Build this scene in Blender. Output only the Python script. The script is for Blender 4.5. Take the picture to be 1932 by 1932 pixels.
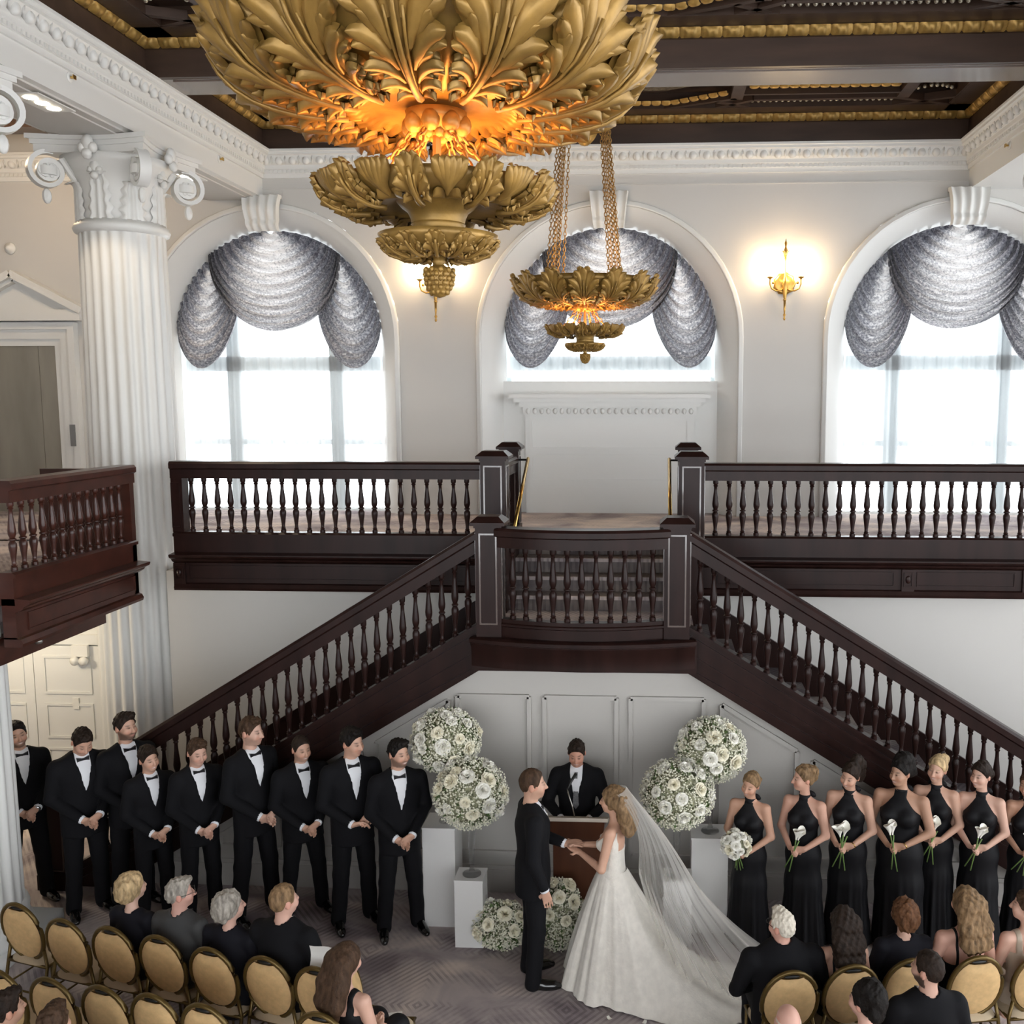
import bpy, bmesh, math, random
import numpy as np
from mathutils import Vector, Matrix
random.seed(7)
PI = math.pi
S = bpy.context.scene
for o in list(bpy.data.objects):
    bpy.data.objects.remove(o)
COL = S.collection

# ------------------------------------------------------------------ camera
F_PX, CX, CY, RES = 1850.0, 1135.0, 966.0, 1932.0
pitch = math.atan((966 - 750) / F_PX)
yaw = math.atan((1237 - 1135) / F_PX * math.cos(pitch))
cam_d = bpy.data.cameras.new('camera')
cam = bpy.data.objects.new('camera', cam_d)
COL.objects.link(cam)
cam.location = (0, 0, 5.0)
cam.rotation_euler = (PI / 2 - pitch, 0, yaw)
cam_d.sensor_width = 36.0
cam_d.lens = 36.0 * F_PX / RES
cam_d.shift_x = (RES / 2 - CX) / RES
cam_d.shift_y = (CY - RES / 2) / RES
cam_d.clip_start = 0.05
cam_d.clip_end = 200
S.camera = cam

# ------------------------------------------------------------------ world, exposure
W = bpy.data.worlds.new('overcast_sky')
S.world = W
W.use_nodes = True
bg = W.node_tree.nodes['Background']
bg.inputs[0].default_value = (0.93, 0.965, 1.0, 1)
bg.inputs[1].default_value = 3.2
vs = S.view_settings
vs.view_transform = 'Standard'
vs.look = 'None'
vs.exposure = 0.78
vs.gamma = 1.0
vs.use_curve_mapping = False
S.cycles.use_denoising = True
S.cycles.max_bounces = 4
S.cycles.diffuse_bounces = 3
S.cycles.glossy_bounces = 2
S.cycles.transmission_bounces = 4
S.cycles.transparent_max_bounces = 8
S.cycles.caustics_reflective = False
S.cycles.caustics_refractive = False
S.cycles.use_adaptive_sampling = True
S.cycles.adaptive_threshold = 0.1

# ------------------------------------------------------------------ materials
MATS = {}
def M(name, col, rough=0.6, metal=0.0, bump=None, var=None, coat=0.0, spec=None, subsurf=0.0, emit=None, trans=0.0, alpha=None, sheen=0.0):
    """bump=(scale,strength,distance); var=(scale,amount[,stretch]) colour variation"""
    if name in MATS:
        return MATS[name]
    m = bpy.data.materials.new(name)
    m.use_nodes = True
    nt = m.node_tree
    b = nt.nodes['Principled BSDF']
    I = b.inputs
    I['Base Color'].default_value = (*col, 1)
    I['Roughness'].default_value = rough
    I['Metallic'].default_value = metal
    if coat:
        I['Coat Weight'].default_value = coat
        I['Coat Roughness'].default_value = 0.12
    if spec is not None:
        I['Specular IOR Level'].default_value = spec
    if subsurf:
        I['Subsurface Weight'].default_value = subsurf
        I['Subsurface Radius'].default_value = (0.012, 0.005, 0.003)
    if trans:
        I['Transmission Weight'].default_value = trans
        I['IOR'].default_value = 1.3
    if sheen:
        I['Sheen Weight'].default_value = sheen
    if emit:
        I['Emission Color'].default_value = (*emit[:3], 1)
        I['Emission Strength'].default_value = emit[3]
    if alpha is not None:
        I['Alpha'].default_value = alpha
    if bump or var:
        tc = nt.nodes.new('ShaderNodeTexCoord')
    if bump:
        nz = nt.nodes.new('ShaderNodeTexNoise')
        nz.inputs['Scale'].default_value = bump[0]
        nz.inputs['Detail'].default_value = 4
        nt.links.new(tc.outputs['Object'], nz.inputs['Vector'])
        bp = nt.nodes.new('ShaderNodeBump')
        bp.inputs['Strength'].default_value = bump[1]
        bp.inputs['Distance'].default_value = bump[2]
        nt.links.new(nz.outputs['Fac'], bp.inputs['Height'])
        nt.links.new(bp.outputs['Normal'], I['Normal'])
    if var:
        nz = nt.nodes.new('ShaderNodeTexNoise')
        nz.inputs['Scale'].default_value = var[0]
        nz.inputs['Detail'].default_value = 5
        src = tc.outputs['Object']
        if len(var) > 2:
            mp = nt.nodes.new('ShaderNodeMapping')
            mp.inputs['Scale'].default_value = var[2]
            nt.links.new(src, mp.inputs['Vector'])
            src = mp.outputs['Vector']
        nt.links.new(src, nz.inputs['Vector'])
        rp = nt.nodes.new('ShaderNodeValToRGB')
        a = var[1]
        rp.color_ramp.elements[0].position = 0.3
        rp.color_ramp.elements[1].position = 0.7
        rp.color_ramp.elements[0].color = (*[c * (1 - a) for c in col], 1)
        rp.color_ramp.elements[1].color = (*[min(1, c * (1 + a)) for c in col], 1)
        nt.links.new(nz.outputs['Fac'], rp.inputs['Fac'])
        nt.links.new(rp.outputs['Color'], I['Base Color'])
    MATS[name] = m
    return m

WALL = M('greige_wall_paint', (0.58, 0.565, 0.535), 0.62, bump=(180, 0.05, 0.001))
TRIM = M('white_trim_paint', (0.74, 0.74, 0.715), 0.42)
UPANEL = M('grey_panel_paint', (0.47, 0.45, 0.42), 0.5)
WOOD = M('dark_mahogany', (0.020, 0.0085, 0.007), 0.30, var=(6, 0.3, (1, 1, 0.15)), spec=0.2)
WOOD2 = M('red_mahogany', (0.055, 0.017, 0.011), 0.28, var=(6, 0.35, (1, 0.15, 1)), spec=0.4)
CEILW = M('ceiling_dark_oak', (0.055, 0.032, 0.022), 0.42, var=(5, 0.3, (0.2, 1, 1)))
CEILS = M('beam_varnished_oak', (0.13, 0.10, 0.085), 0.22, var=(4, 0.22, (0.1, 2, 1)), coat=0.5)
GOLD = M('gilded_plaster', (0.40, 0.245, 0.065), 0.42, 0.45, bump=(60, 0.35, 0.004), var=(9, 0.35))
GOLDD = M('antique_gold', (0.30, 0.175, 0.042), 0.40, 0.35, bump=(45, 0.3, 0.004), var=(7, 0.4))
SILVER = M('silver_bead', (0.45, 0.42, 0.34), 0.3, 0.8)
PANEL = M('ceiling_panel', (0.16, 0.13, 0.09), 0.6, 0.2, bump=(25, 0.9, 0.03), var=(14, 0.5))
BRASS = M('polished_brass', (0.62, 0.40, 0.13), 0.22, 1.0)
BLACKM = M('black_iron', (0.01, 0.01, 0.01), 0.4)

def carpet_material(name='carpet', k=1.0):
    m = bpy.data.materials.new(name)
    m.use_nodes = True
    nt = m.node_tree
    N, L = nt.nodes, nt.links
    b = N['Principled BSDF']
    b.inputs['Roughness'].default_value = 0.95
    b.inputs['Specular IOR Level'].default_value = 0.1
    tc = N.new('ShaderNodeTexCoord')
    sep = N.new('ShaderNodeSeparateXYZ'); L.new(tc.outputs['Object'], sep.inputs[0])
    def math_(op, a, c=None, v=None):
        n = N.new('ShaderNodeMath'); n.operation = op
        if isinstance(a, (int, float)): n.inputs[0].default_value = a
        else: L.new(a, n.inputs[0])
        if c is not None:
            if isinstance(c, (int, float)): n.inputs[1].default_value = c
            else: L.new(c, n.inputs[1])
        return n.outputs[0]
    # nested diamonds: distance |x|+|y| inside a repeating cell
    px = math_('PINGPONG', math_('ADD', sep.outputs[0], 50.3), 0.62)
    py = math_('PINGPONG', math_('ADD', sep.outputs[1], 50.1), 0.80)
    dd = math_('ADD', math_('MULTIPLY', px, 1.0), math_('MULTIPLY', py, 0.78))
    ln = math_('PINGPONG', dd, 0.032)
    st = math_('DIVIDE', ln, 0.032)
    n1 = N.new('ShaderNodeTexNoise'); n1.inputs['Scale'].default_value = 1.05; n1.inputs['Detail'].default_value = 6; n1.inputs['Distortion'].default_value = 1.2
    L.new(tc.outputs['Object'], n1.inputs['Vector'])
    n2 = N.new('ShaderNodeTexNoise'); n2.inputs['Scale'].default_value = 2.4; n2.inputs['Detail'].default_value = 6
    mp = N.new('ShaderNodeMapping'); mp.inputs['Scale'].default_value = (0.45, 1.6, 1); L.new(tc.outputs['Object'], mp.inputs['Vector']); L.new(mp.outputs[0], n2.inputs['Vector'])
    r1 = N.new('ShaderNodeValToRGB')
    e = r1.color_ramp.elements
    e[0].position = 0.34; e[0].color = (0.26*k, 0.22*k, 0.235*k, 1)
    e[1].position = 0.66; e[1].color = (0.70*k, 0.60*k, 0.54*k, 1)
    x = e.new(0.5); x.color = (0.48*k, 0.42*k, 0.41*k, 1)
    L.new(n1.outputs['Fac'], r1.inputs['Fac'])
    r2 = N.new('ShaderNodeValToRGB'); r2.color_ramp.elements[0].position = 0.4; r2.color_ramp.elements[1].position = 0.62
    L.new(n2.outputs['Fac'], r2.inputs['Fac'])
    mx = N.new('ShaderNodeMix'); mx.data_type = 'RGBA'; mx.blend_type = 'MULTIPLY'
    stripe = math_('MULTIPLY', math_('GREATER_THAN', st, 0.55), math_('MULTIPLY', r2.outputs['Color'], 0.55))
    L.new(stripe, mx.inputs[0]); L.new(r1.outputs['Color'], mx.inputs[6]); mx.inputs[7].default_value = (0.42, 0.40, 0.42, 1)
    L.new(mx.outputs[2], b.inputs['Base Color'])
    n3 = N.new('ShaderNodeTexNoise'); n3.inputs['Scale'].default_value = 260
    L.new(tc.outputs['Object'], n3.inputs['Vector'])
    bp = N.new('ShaderNodeBump'); bp.inputs['Strength'].default_value = 0.5; bp.inputs['Distance'].default_value = 0.006
    L.new(n3.outputs['Fac'], bp.inputs['Height']); L.new(bp.outputs['Normal'], b.inputs['Normal'])
    return m
CARPET = carpet_material()
SHADEC = carpet_material('shaded_stair_carpet', 0.42)  # same carpet, darkened to put the shade of the risers into its colour

# ------------------------------------------------------------------ mesh helpers
class MB:
    def __init__(s): s.v = []; s.f = []
    def add(s, verts, faces):
        n = len(s.v)
        s.v += [tuple(p) for p in verts]
        s.f += [tuple(i + n for i in f) for f in faces]
        return s
    def box(s, x0, x1, y0, y1, z0, z1):
        return s.add([(x0,y0,z0),(x1,y0,z0),(x1,y1,z0),(x0,y1,z0),(x0,y0,z1),(x1,y0,z1),(x1,y1,z1),(x0,y1,z1)],
                     [(0,3,2,1),(4,5,6,7),(0,1,5,4),(1,2,6,5),(2,3,7,6),(3,0,4,7)])
    def bar(s, a, b, w, h, up=(0,0,1)):
        a, b = Vector(a), Vector(b)
        d = (b - a).normalized(); u = Vector(up)
        r = d.cross(u)
        if r.length < 1e-5: r = d.cross(Vector((0,1,0)))
        r.normalize(); u = r.cross(d)
        vs_ = []
        for p in (a, b):
            for i, j in ((-1,-1),(1,-1),(1,1),(-1,1)):
                vs_.append(p + r * (i * w / 2) + u * (j * h / 2))
        return s.add(vs_, [(0,1,2,3),(7,6,5,4),(0,4,5,1),(1,5,6,2),(2,6,7,3),(3,7,4,0)])
    def prism(s, poly, y0, y1, axis='y'):
        """poly in the plane normal to axis; y: (x,z), x: (y,z), z: (x,y)"""
        def P(p, t):
            return {'y': (p[0], t, p[1]), 'x': (t, p[0], p[1]), 'z': (p[0], p[1], t)}[axis]
        n = len(poly)
        vs_ = [P(p, y0) for p in poly] + [P(p, y1) for p in poly]
        fs = [tuple(range(n)), tuple(range(2*n-1, n-1, -1))] + [(i, i+n, (i+1) % n + n, (i+1) % n) for i in range(n)]
        return s.add(vs_, fs)
    def lathe(s, prof, seg=12, c=(0,0,0), fl=None):
        n = len(prof); vs_ = []
        for i in range(seg):
            a = 2*PI*i/seg
            for r, z in prof:
                k = 1 if fl is None else fl(a, z)
                vs_.append((c[0]+r*k*math.cos(a), c[1]+r*k*math.sin(a), c[2]+z))
        fs = [(i*n+j, ((i+1)%seg)*n+j, ((i+1)%seg)*n+j+1, i*n+j+1) for i in range(seg) for j in range(n-1)]
        if prof[0][0] > 1e-6: fs.append(tuple(i*n for i in range(seg))[::-1])
        if prof[-1][0] > 1e-6: fs.append(tuple(i*n+n-1 for i in range(seg)))
        return s.add(vs_, fs)
    def tube(s, pts, r, seg=6, closed=False):
        pts = [Vector(p) for p in pts]; n = len(pts); vs_ = []
        ref = Vector((0.31, 0.17, 0.93))
        for i, p in enumerate(pts):
            if closed: t = (pts[(i+1)%n] - pts[i-1])
            else: t = pts[min(i+1, n-1)] - pts[max(i-1, 0)]
            t.normalize()
            a = t.cross(ref)
            if a.length < 1e-3: a = t.cross(Vector((1,0,0)))
            a.normalize(); b = t.cross(a)
            rr = r[i] if isinstance(r, (list, tuple)) else r
            for k in range(seg):
                q = 2*PI*k/seg
                vs_.append(p + a*(rr*math.cos(q)) + b*(rr*math.sin(q)))
        m = n if closed else n-1
        fs = [(i*seg+k, i*seg+(k+1)%seg, ((i+1)%n)*seg+(k+1)%seg, ((i+1)%n)*seg+k) for i in range(m) for k in range(seg)]
        if not closed:
            fs += [tuple(range(seg))[::-1], tuple(range((n-1)*seg, n*seg))]
        return s.add(vs_, fs)
    def sweep(s, prof, frames, closed_prof=True):
        """frames: list of (origin, u, v) ; prof list of (a,b)"""
        n = len(prof); vs_ = []
        for o, u, v in frames:
            o, u, v = Vector(o), Vector(u), Vector(v)
            vs_ += [o + u*a + v*b for a, b in prof]
        m = n if closed_prof else n-1
        fs = [(i*n+j, i*n+(j+1)%n, (i+1)*n+(j+1)%n, (i+1)*n+j) for i in range(len(frames)-1) for j in range(m)]
        if closed_prof:
            fs += [tuple(range(n))[::-1], tuple(range((len(frames)-1)*n, len(frames)*n))]
        return s.add(vs_, fs)
    def grid(s, fn, nu, nv):
        vs_ = [fn(i/nu, j/nv) for i in range(nu+1) for j in range(nv+1)]
        fs = [(i*(nv+1)+j, (i+1)*(nv+1)+j, (i+1)*(nv+1)+j+1, i*(nv+1)+j+1) for i in range(nu) for j in range(nv)]
        return s.add(vs_, fs)
    def ell(s, c, r, nu=10, nv=6, rot=None):
        vs_ = []; R = rot or Matrix.Identity(3)
        for j in range(nv+1):
            ph = -PI/2 + PI*j/nv
            for i in range(nu):
                a = 2*PI*i/nu
                vs_.append(Vector(c) + R @ Vector((r[0]*math.cos(ph)*math.cos(a), r[1]*math.cos(ph)*math.sin(a), r[2]*math.sin(ph))))
        fs = [(j*nu+i, j*nu+(i+1)%nu, (j+1)*nu+(i+1)%nu, (j+1)*nu+i) for j in range(nv) for i in range(nu)]
        return s.add(vs_, fs)
    def xf(s, mat):
        s.v = [tuple(mat @ Vector(p)) for p in s.v]; return s
    def mesh(s, name, mat=None, smooth=False):
        me = bpy.data.meshes.new(name)
        me.from_pydata(s.v, [], s.f)
        bm = bmesh.new(); bm.from_mesh(me)
        bmesh.ops.remove_doubles(bm, verts=bm.verts, dist=1e-5)
        bmesh.ops.recalc_face_normals(bm, faces=bm.faces)
        bm.to_mesh(me); bm.free()
        if mat: me.materials.append(mat)
        if smooth:
            me.shade_smooth()
            if smooth == 'auto':
                set_auto(me)
        return me
    def build(s, name, mat, parent=None, smooth=False, loc=None, rz=0.0):
        return link(name, s.mesh(name, mat, smooth), parent, loc, rz)

def set_auto(me, ang=math.radians(38)):
    bm = bmesh.new(); bm.from_mesh(me)
    for e in bm.edges:
        if len(e.link_faces) == 2 and e.calc_face_angle(0) > ang: e.smooth = False
    bm.to_mesh(me); bm.free()

def link(name, data, parent=None, loc=None, rz=0.0, rot=None, scale=None):
    o = bpy.data.objects.new(name, data)
    COL.objects.link(o)
    if parent: o.parent = parent
    if loc is not None: o.location = loc
    if rz: o.rotation_euler = (0, 0, rz)
    if rot is not None: o.rotation_euler = rot
    if scale is not None: o.scale = scale if isinstance(scale, (tuple, list)) else (scale,)*3
    return o
def struct(o, label=None):
    o['kind'] = 'structure'
    if label: o['label'] = label
    return o
def stuff(o): o['kind'] = 'stuff'; return o
def tag(o, label, cat, group=None):
    o['label'] = label; o['category'] = cat
    if group: o['group'] = group
    return o
def thing(name, label, cat, loc=(0,0,0), rz=0.0, group=None):
    return tag(link(name, None, None, loc, rz), label, cat, group)
def arc(cx, cz, r, a0, a1, n):
    return [(cx + r*math.cos(a0+(a1-a0)*i/n), cz + r*math.sin(a0+(a1-a0)*i/n)) for i in range(n+1)]
# ================================================================== STRUCTURE
XC = -0.68                    # axis of the hall
Z2 = 3.28                     # gallery floor
YW = 14.30                    # far window wall
ZC = 8.50                     # top of cornice / underside of beams
XL, XR = XC - 5.0, XC + 5.0   # inner faces of the white entablature beams

# floors
struct(MB().box(-12.2, 11, -9, 11.6, -0.12, 0.0).build('floor', CARPET), 'purple grey patterned carpet of the lower hall')
def upper_floor():
    b = MB()
    b.box(-5.45, XC-1.15, 10.82, YW+0.4, Z2-0.25, Z2)
    b.box(XC+1.15, 4.08, 10.82, YW+0.4, Z2-0.25, Z2)
    b.box(4.08, 10.9, 11.85, YW+0.4, Z2-0.25, Z2)
    b.box(XC-1.15, XC+1.15, 11.95, YW+0.4, Z2-0.25, Z2)
    b.box(-12.2, -5.75, -9.0, 10.10, Z2-0.25, Z2)
    b.box(-12.2, -6.72, 10.10, YW+0.4, Z2-0.25, Z2)
    b.box(-6.72, -5.45, 11.85, YW+0.4, Z2-0.25, Z2)
    return b
struct(upper_floor().build('floor_gallery', CARPET), 'carpeted upper gallery floor')

# far wall with three arched openings (centres XC-4.98, XC, XC+4.98)
ARCH = [XC - 4.98, XC, XC + 4.98]
R_OUT, ZSP = 1.93, 5.86
R_IN = 1.60
def far_wall():
    b = MB()
    x0, x1, zt = -12.2, 10.9, 9.6
    xs = [x0]
    N = 24
    for c in ARCH:
        xs += [c - R_OUT, c + R_OUT]
    xs.append(x1)
    for i in range(0, len(xs), 2):
        b.add([(xs[i], YW, 0), (xs[i+1], YW, 0), (xs[i+1], YW, zt), (xs[i], YW, zt)], [(0,1,2,3)])
    for c in ARCH:
        pts = arc(c, ZSP, R_OUT, PI, 0, N)
        for i in range(N):
            (xa, za), (xb, zb) = pts[i], pts[i+1]
            b.add([(xa, YW, za), (xb, YW, zb), (xb, YW, zt), (xa, YW, zt)], [(0,1,2,3)])
        # below the gallery floor the wall is solid
        b.add([(c-R_OUT, YW, 0), (c+R_OUT, YW, 0), (c+R_OUT, YW, Z2), (c-R_OUT, YW, Z2)], [(0,1,2,3)])
    b.box(x0, x1, YW+0.9, YW+0.95, 0, Z2)
    return b
wall_far = struct(far_wall().build('wall_far', WALL), 'pale greige upper wall with three arched windows')

# arch casings: outer roll moulding, flat band, splayed reveal
def arch_frames(c, r, y, n=28):
    fr = [((c - r, y, Z2), (-1,0,0), (0,-1,0))]
    for i in range(n+1):
        a = PI - PI*i/n
        fr.append(((c + r*math.cos(a), y, ZSP + r*math.sin(a)), (math.cos(a),0,math.sin(a)), (0,-1,0)))
    fr.append(((c + r, y, Z2), (1,0,0), (0,-1,0)))
    return fr
for k, c in enumerate(ARCH):
    w = struct(MB().sweep([(0.0,0.0),(0.075,0.0),(0.075,0.03),(0.055,0.055),(0.03,0.045),(0.02,0.06),(0.0,0.05)], arch_frames(c, R_OUT-0.075, YW)).build('trim_arch_%d' % (k+1), TRIM, None, True), 'white arched window casing')
    rv = MB()
    rv.sweep([(0.33,0.012),(0.28,-0.02),(0.12,-0.16),(0.0,-0.42)], arch_frames(c, R_OUT-0.38, YW), False)
    rv.build('reveal', TRIM, w, True)
    # keystone: scrolled bracket with fluted face
    def key(u, t):
        x = (t - 0.5) * (0.56 - 0.12*u)
        z = 7.88 - 0.50*u
        rel = 0.10 + 0.10*math.sin(u*PI*0.9 + 0.5) + (0.05 if u > 0.72 else 0)*math.sin((u-0.72)/0.28*PI)
        e = abs(t-0.5)*2
        rel += 0.020*math.cos(e*PI*4.0) - (0.10 if e > 0.96 else 0)
        return (c + x, YW - rel, z)
    ks = MB().grid(key, 14, 40)
    ks.box(c-0.26, c+0.26, YW-0.10, YW+0.2, 7.84, 7.885)
    ks.build('keystone', TRIM, w, 'auto')

# windows: frames, panes, blinds of sky behind the sheers
GLASS = M('window_glass', (0.95, 0.98, 1.0), 0.02, trans=1.0, alpha=0.08)
FRAMEW = M('window_frame_paint', (0.50, 0.56, 0.58), 0.5)
YG = YW + 0.62
def window(k, c, zb):
    w = link('window_%d' % (k+1), None); struct(w, 'tall arched sash window behind sheer curtains')
    # frame ring follows the arch
    fr = [((c-1.60, YG, zb), (-1,0,0), (0,-1,0))] + [((c+1.60*math.cos(PI-PI*i/20), YG, ZSP+1.60*math.sin(PI-PI*i/20)), (math.cos(PI-PI*i/20),0,math.sin(PI-PI*i/20)), (0,-1,0)) for i in range(21)] + [((c+1.60, YG, zb), (1,0,0), (0,-1,0))]
    MB().sweep([(-0.10,-0.05),(0.06,-0.05),(0.06,0.05),(-0.10,0.05)], fr).build('window_frame', FRAMEW, w)
    for dx in (-0.80, 0.80):
        if zb < 5: MB().box(c+dx-0.11, c+dx+0.11, YG-0.06, YG+0.06, zb, ZSP+1.36).build('mullion', FRAMEW, w)
    MB().box(c-1.58, c+1.58, YG-0.06, YG+0.06, 5.40, 5.62).build('transom', FRAMEW, w)
    if zb < 5:
        MB().box(c-1.58, c+1.58, YG-0.04, YG+0.04, 4.28, 4.36).build('rail', FRAMEW, w)
        for (a, b_) in ((-1.5,-0.91),(-0.69,0.69),(0.91,1.5)):
            for (z0, z1) in ((zb+0.08, 4.28),(4.36, 5.40)):
                MB().box(c+a, c+b_, YG-0.004, YG+0.004, z0, z1).build('pane', GLASS, w)
    n = 16
    poly = [(c-1.5, 5.62), (c+1.5, 5.62)] + arc(c, ZSP, 1.5, 0, PI, n)
    MB().prism(poly, YG-0.004, YG+0.004).build('pane', GLASS, w)
for k, c in enumerate(ARCH):
    window(k, c, Z2 if k != 1 else 5.22)

# panelled filling and mantel cornice inside the middle arch
pf = struct(MB().box(XC-1.62, XC+1.62, YW+0.34, YW+0.62, Z2, 5.24).build('wall_arch_filling', TRIM), 'white panelled filling below the middle window')
m = MB()
m.box(XC-1.47, XC+1.47, YW+0.02, YW+0.36, 4.99, 5.05)
m.box(XC-1.40, XC+1.40, YW+0.08, YW+0.36, 4.93, 4.99)
m.box(XC-1.33, XC+1.33, YW+0.14, YW+0.36, 4.86, 4.93)
m.box(XC-1.28, XC+1.28, YW+0.20, YW+0.36, 4.74, 4.86)
m.build('mantel_cornice', TRIM, pf)
egg_s = MB().ell((0,0,0), (0.034,0.03,0.045), 8, 5).mesh('mantel_egg', TRIM, True)
for i in range(25):
    link('egg', egg_s, pf, (XC-1.20+i*0.1, YW+0.19, 4.80))
fm = MB().box(XC-1.25, XC+1.25, YW+0.26, YW+0.36, Z2, 4.74)
fm.build('mantel_panel', TRIM, pf)
def frame_rect(b, x0, x1, z0, z1, y, w=0.045, d=0.02):
    b.box(x0, x1, y-d, y, z1-w, z1); b.box(x0, x1, y-d, y, z0, z0+w)
    b.box(x0, x0+w, y-d, y, z0+w, z1-w); b.box(x1-w, x1, y-d, y, z0+w, z1-w)
for (z0, z1) in ((4.22, 4.70), (3.74, 4.16)):
    b = MB(); frame_rect(b, XC-1.19, XC+1.19, z0, z1, YW+0.262); b.build('panel_moulding', TRIM, pf)

# picture rail line on the far wall
struct(MB().box(-5.7, 4.4, YW-0.012, YW, 7.98, 8.00).build('trim_picture_rail', WALL))

# ------------------------------------------------------------ white entablature beams + cornice
beamL = struct(MB().box(XL-0.98, XL, 1.0, YW, 7.87, 8.22).box(XL-0.98, XL-0.02, 1.0, YW, 8.2, 9.5).build('beam_left', TRIM), 'white entablature beam over the columns')
MB().box(XL-0.90, XL-0.08, 1.0, YW, 7.85, 7.87).box(XL-0.80, XL-0.18, 1.0, YW, 7.835, 7.85).build('soffit_panel', WALL, beamL)
beamR = struct(MB().box(XR, XR+0.98, 1.0, YW, 7.87, 8.22).box(XR+0.02, XR+0.98, 1.0, YW, 8.2, 9.5).build('beam_right', TRIM), 'white entablature beam over the columns')

def leaf_block_mesh(L=0.225):
    """gilded leaf-and-dart block, length along +x, curved face to -y / -z"""
    def fn(u, v):
        x = (u-0.5)*L*0.995
        a = v*PI/2
        e = abs(u-0.5)*2
        r = 0.10 + 0.018*math.cos(e*PI)*math.sin(v*PI) + 0.010*math.cos(u*PI*6)*math.sin(v*PI)
        if e > 0.95: r -= 0.022
        return (x, -r*math.cos(a)*0.85, -r*math.sin(a)*0.85)
    b = MB().grid(fn, 12, 6)
    return b.mesh('gold_leaf_block', GOLD, True)
LEAFB = leaf_block_mesh()
EGG = MB().ell((0,0,0), (0.058,0.05,0.062), 8, 6).add([(0.075,-0.02,0.06),(0.10,-0.035,0.06),(0.12,-0.02,0.06),(0.0975,-0.02,-0.07),(0.0975,0.03,0)], [(0,1,3),(1,2,3),(0,3,4),(2,4,3),(0,4,2,1)]).mesh('cornice_egg', TRIM, True)
def cornice(name, a, b, inward, parent=None, n0=0):
    """white cornice run from a to b (xy), projecting along inward"""
    a, b, inn = Vector((*a, 0)), Vector((*b, 0)), Vector((*inward, 0))
    L = (b-a).length; d = (b-a)/L
    pr = [(0.0,8.13),(0.03,8.13),(0.03,8.19),(0.05,8.19),(0.05,8.23),(0.07,8.25),(0.07,8.30),(0.10,8.33),(0.14,8.42),(0.17,8.43),(0.17,8.46),(0.19,8.47),(0.19,8.50),(0.0,8.50)]
    t = struct(MB().sweep(pr, [(a, inn, (0,0,1)), (b, inn, (0,0,1))]).build(name, TRIM), 'white egg and dart cornice')
    ang = math.atan2(d.y, d.x)
    n = int(L/0.195)
    for i in range(n):
        p = a + d*((i+0.5)*L/n) + inn*0.105
        o = link('egg', EGG, t, (p.x, p.y, 8.355), 0)
        o.rotation_euler = (0, 0, ang if inn.dot(Vector((-d.y, d.x, 0))) < 0 else ang + PI)
    dn = MB()
    m_ = int(L/0.065)
    for i in range(m_):
        p = a + d*((i+0.5)*L/m_)
        q = p + inn*0.03; r_ = p + inn*0.065
        h = d*0.02
        dn.add([q-h+Vector((0,0,8.195)), q+h+Vector((0,0,8.195)), r_+h+Vector((0,0,8.195)), r_-h+Vector((0,0,8.195)), q-h+Vector((0,0,8.235)), q+h+Vector((0,0,8.235)), r_+h+Vector((0,0,8.235)), r_-h+Vector((0,0,8.235))],
               [(0,3,2,1),(4,5,6,7),(0,1,5,4),(1,2,6,5),(2,3,7,6),(3,0,4,7)])
    stuff(dn.build('dentils', TRIM, t))
    return t
cornice('trim_1', (XL, YW), (XR, YW), (0,-1))
cornice('trim_2', (XL, 5.6), (XL, YW), (1,0))
cornice('trim_3', (XR, 5.6), (XR, YW), (-1,0))
cornice('trim_4', (-12.0, YW), (XL-0.98, YW), (0,-1))

# ------------------------------------------------------------ dark coffered ceiling
ZF = 8.79   # top of plain fascia, gold moulding above, ribs at ZR
ZR = 8.90
YB0, YB1 = 11.05, 11.63
ceil = struct(MB().box(-12.2, 10.9, -9.0, YW+0.1, 9.10, 9.25).build('ceiling', CEILW), 'dark oak coffered ceiling with gilded mouldings')
cb = MB().box(XL, XR, YB0, YB1, 8.51, 9.1)
cb.build('cross_beam', CEILW, ceil)
MB().box(XL, XR, YB0+0.01, YB1-0.01, 8.497, 8.51).build('beam_soffit', CEILS, ceil)
MB().box(XL+0.3, XR-0.3, YB0+0.06, YB1-0.06, 8.485, 8.497).build('beam_soffit_panel', CEILS, ceil)
def run_fascia(a, b, inn):
    a, b, inn = Vector((*a,0)), Vector((*b,0)), Vector((*inn,0))
    L = (b-a).length; d = (b-a)/L
    MB().sweep([(0,8.50),(0.055,8.50),(0.055,8.56),(0.05,ZF),(0.0,ZF+0.12)], [(a,inn,(0,0,1)),(b,inn,(0,0,1))]).build('fascia', CEILW, ceil)
    # flat board inside the gold run
    MB().sweep([(0.10,ZR-0.005),(0.42,ZR-0.005),(0.42,ZR+0.2),(0.10,ZR+0.2)], [(a,inn,(0,0,1)),(b,inn,(0,0,1))]).build('border_board', CEILW, ceil)
    n = int(L/0.225); ang = math.atan2(d.y, d.x)
    if inn.dot(Vector((d.y, -d.x, 0))) < 0: ang += PI
    for i in range(n):
        p = a + d*((i+0.5)*L/n) + inn*0.05
        link('gold_leaf_block', LEAFB, ceil, (p.x, p.y, ZF+0.10), 0, (0,0,ang), (L/n/0.225, 1, 1))
run_fascia((XL, YW), (XR, YW), (0,-1))
run_fascia((XL, YB1), (XL, YW), (1,0)); run_fascia((XR, YB1), (XR, YW), (-1,0))
run_fascia((XL, YB0), (XR, YB0), (0,-1))
run_fascia((XL, 6.0), (XL, YB0), (1,0)); run_fascia((XR, 7.5), (XR, YB0), (-1,0))

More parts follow.
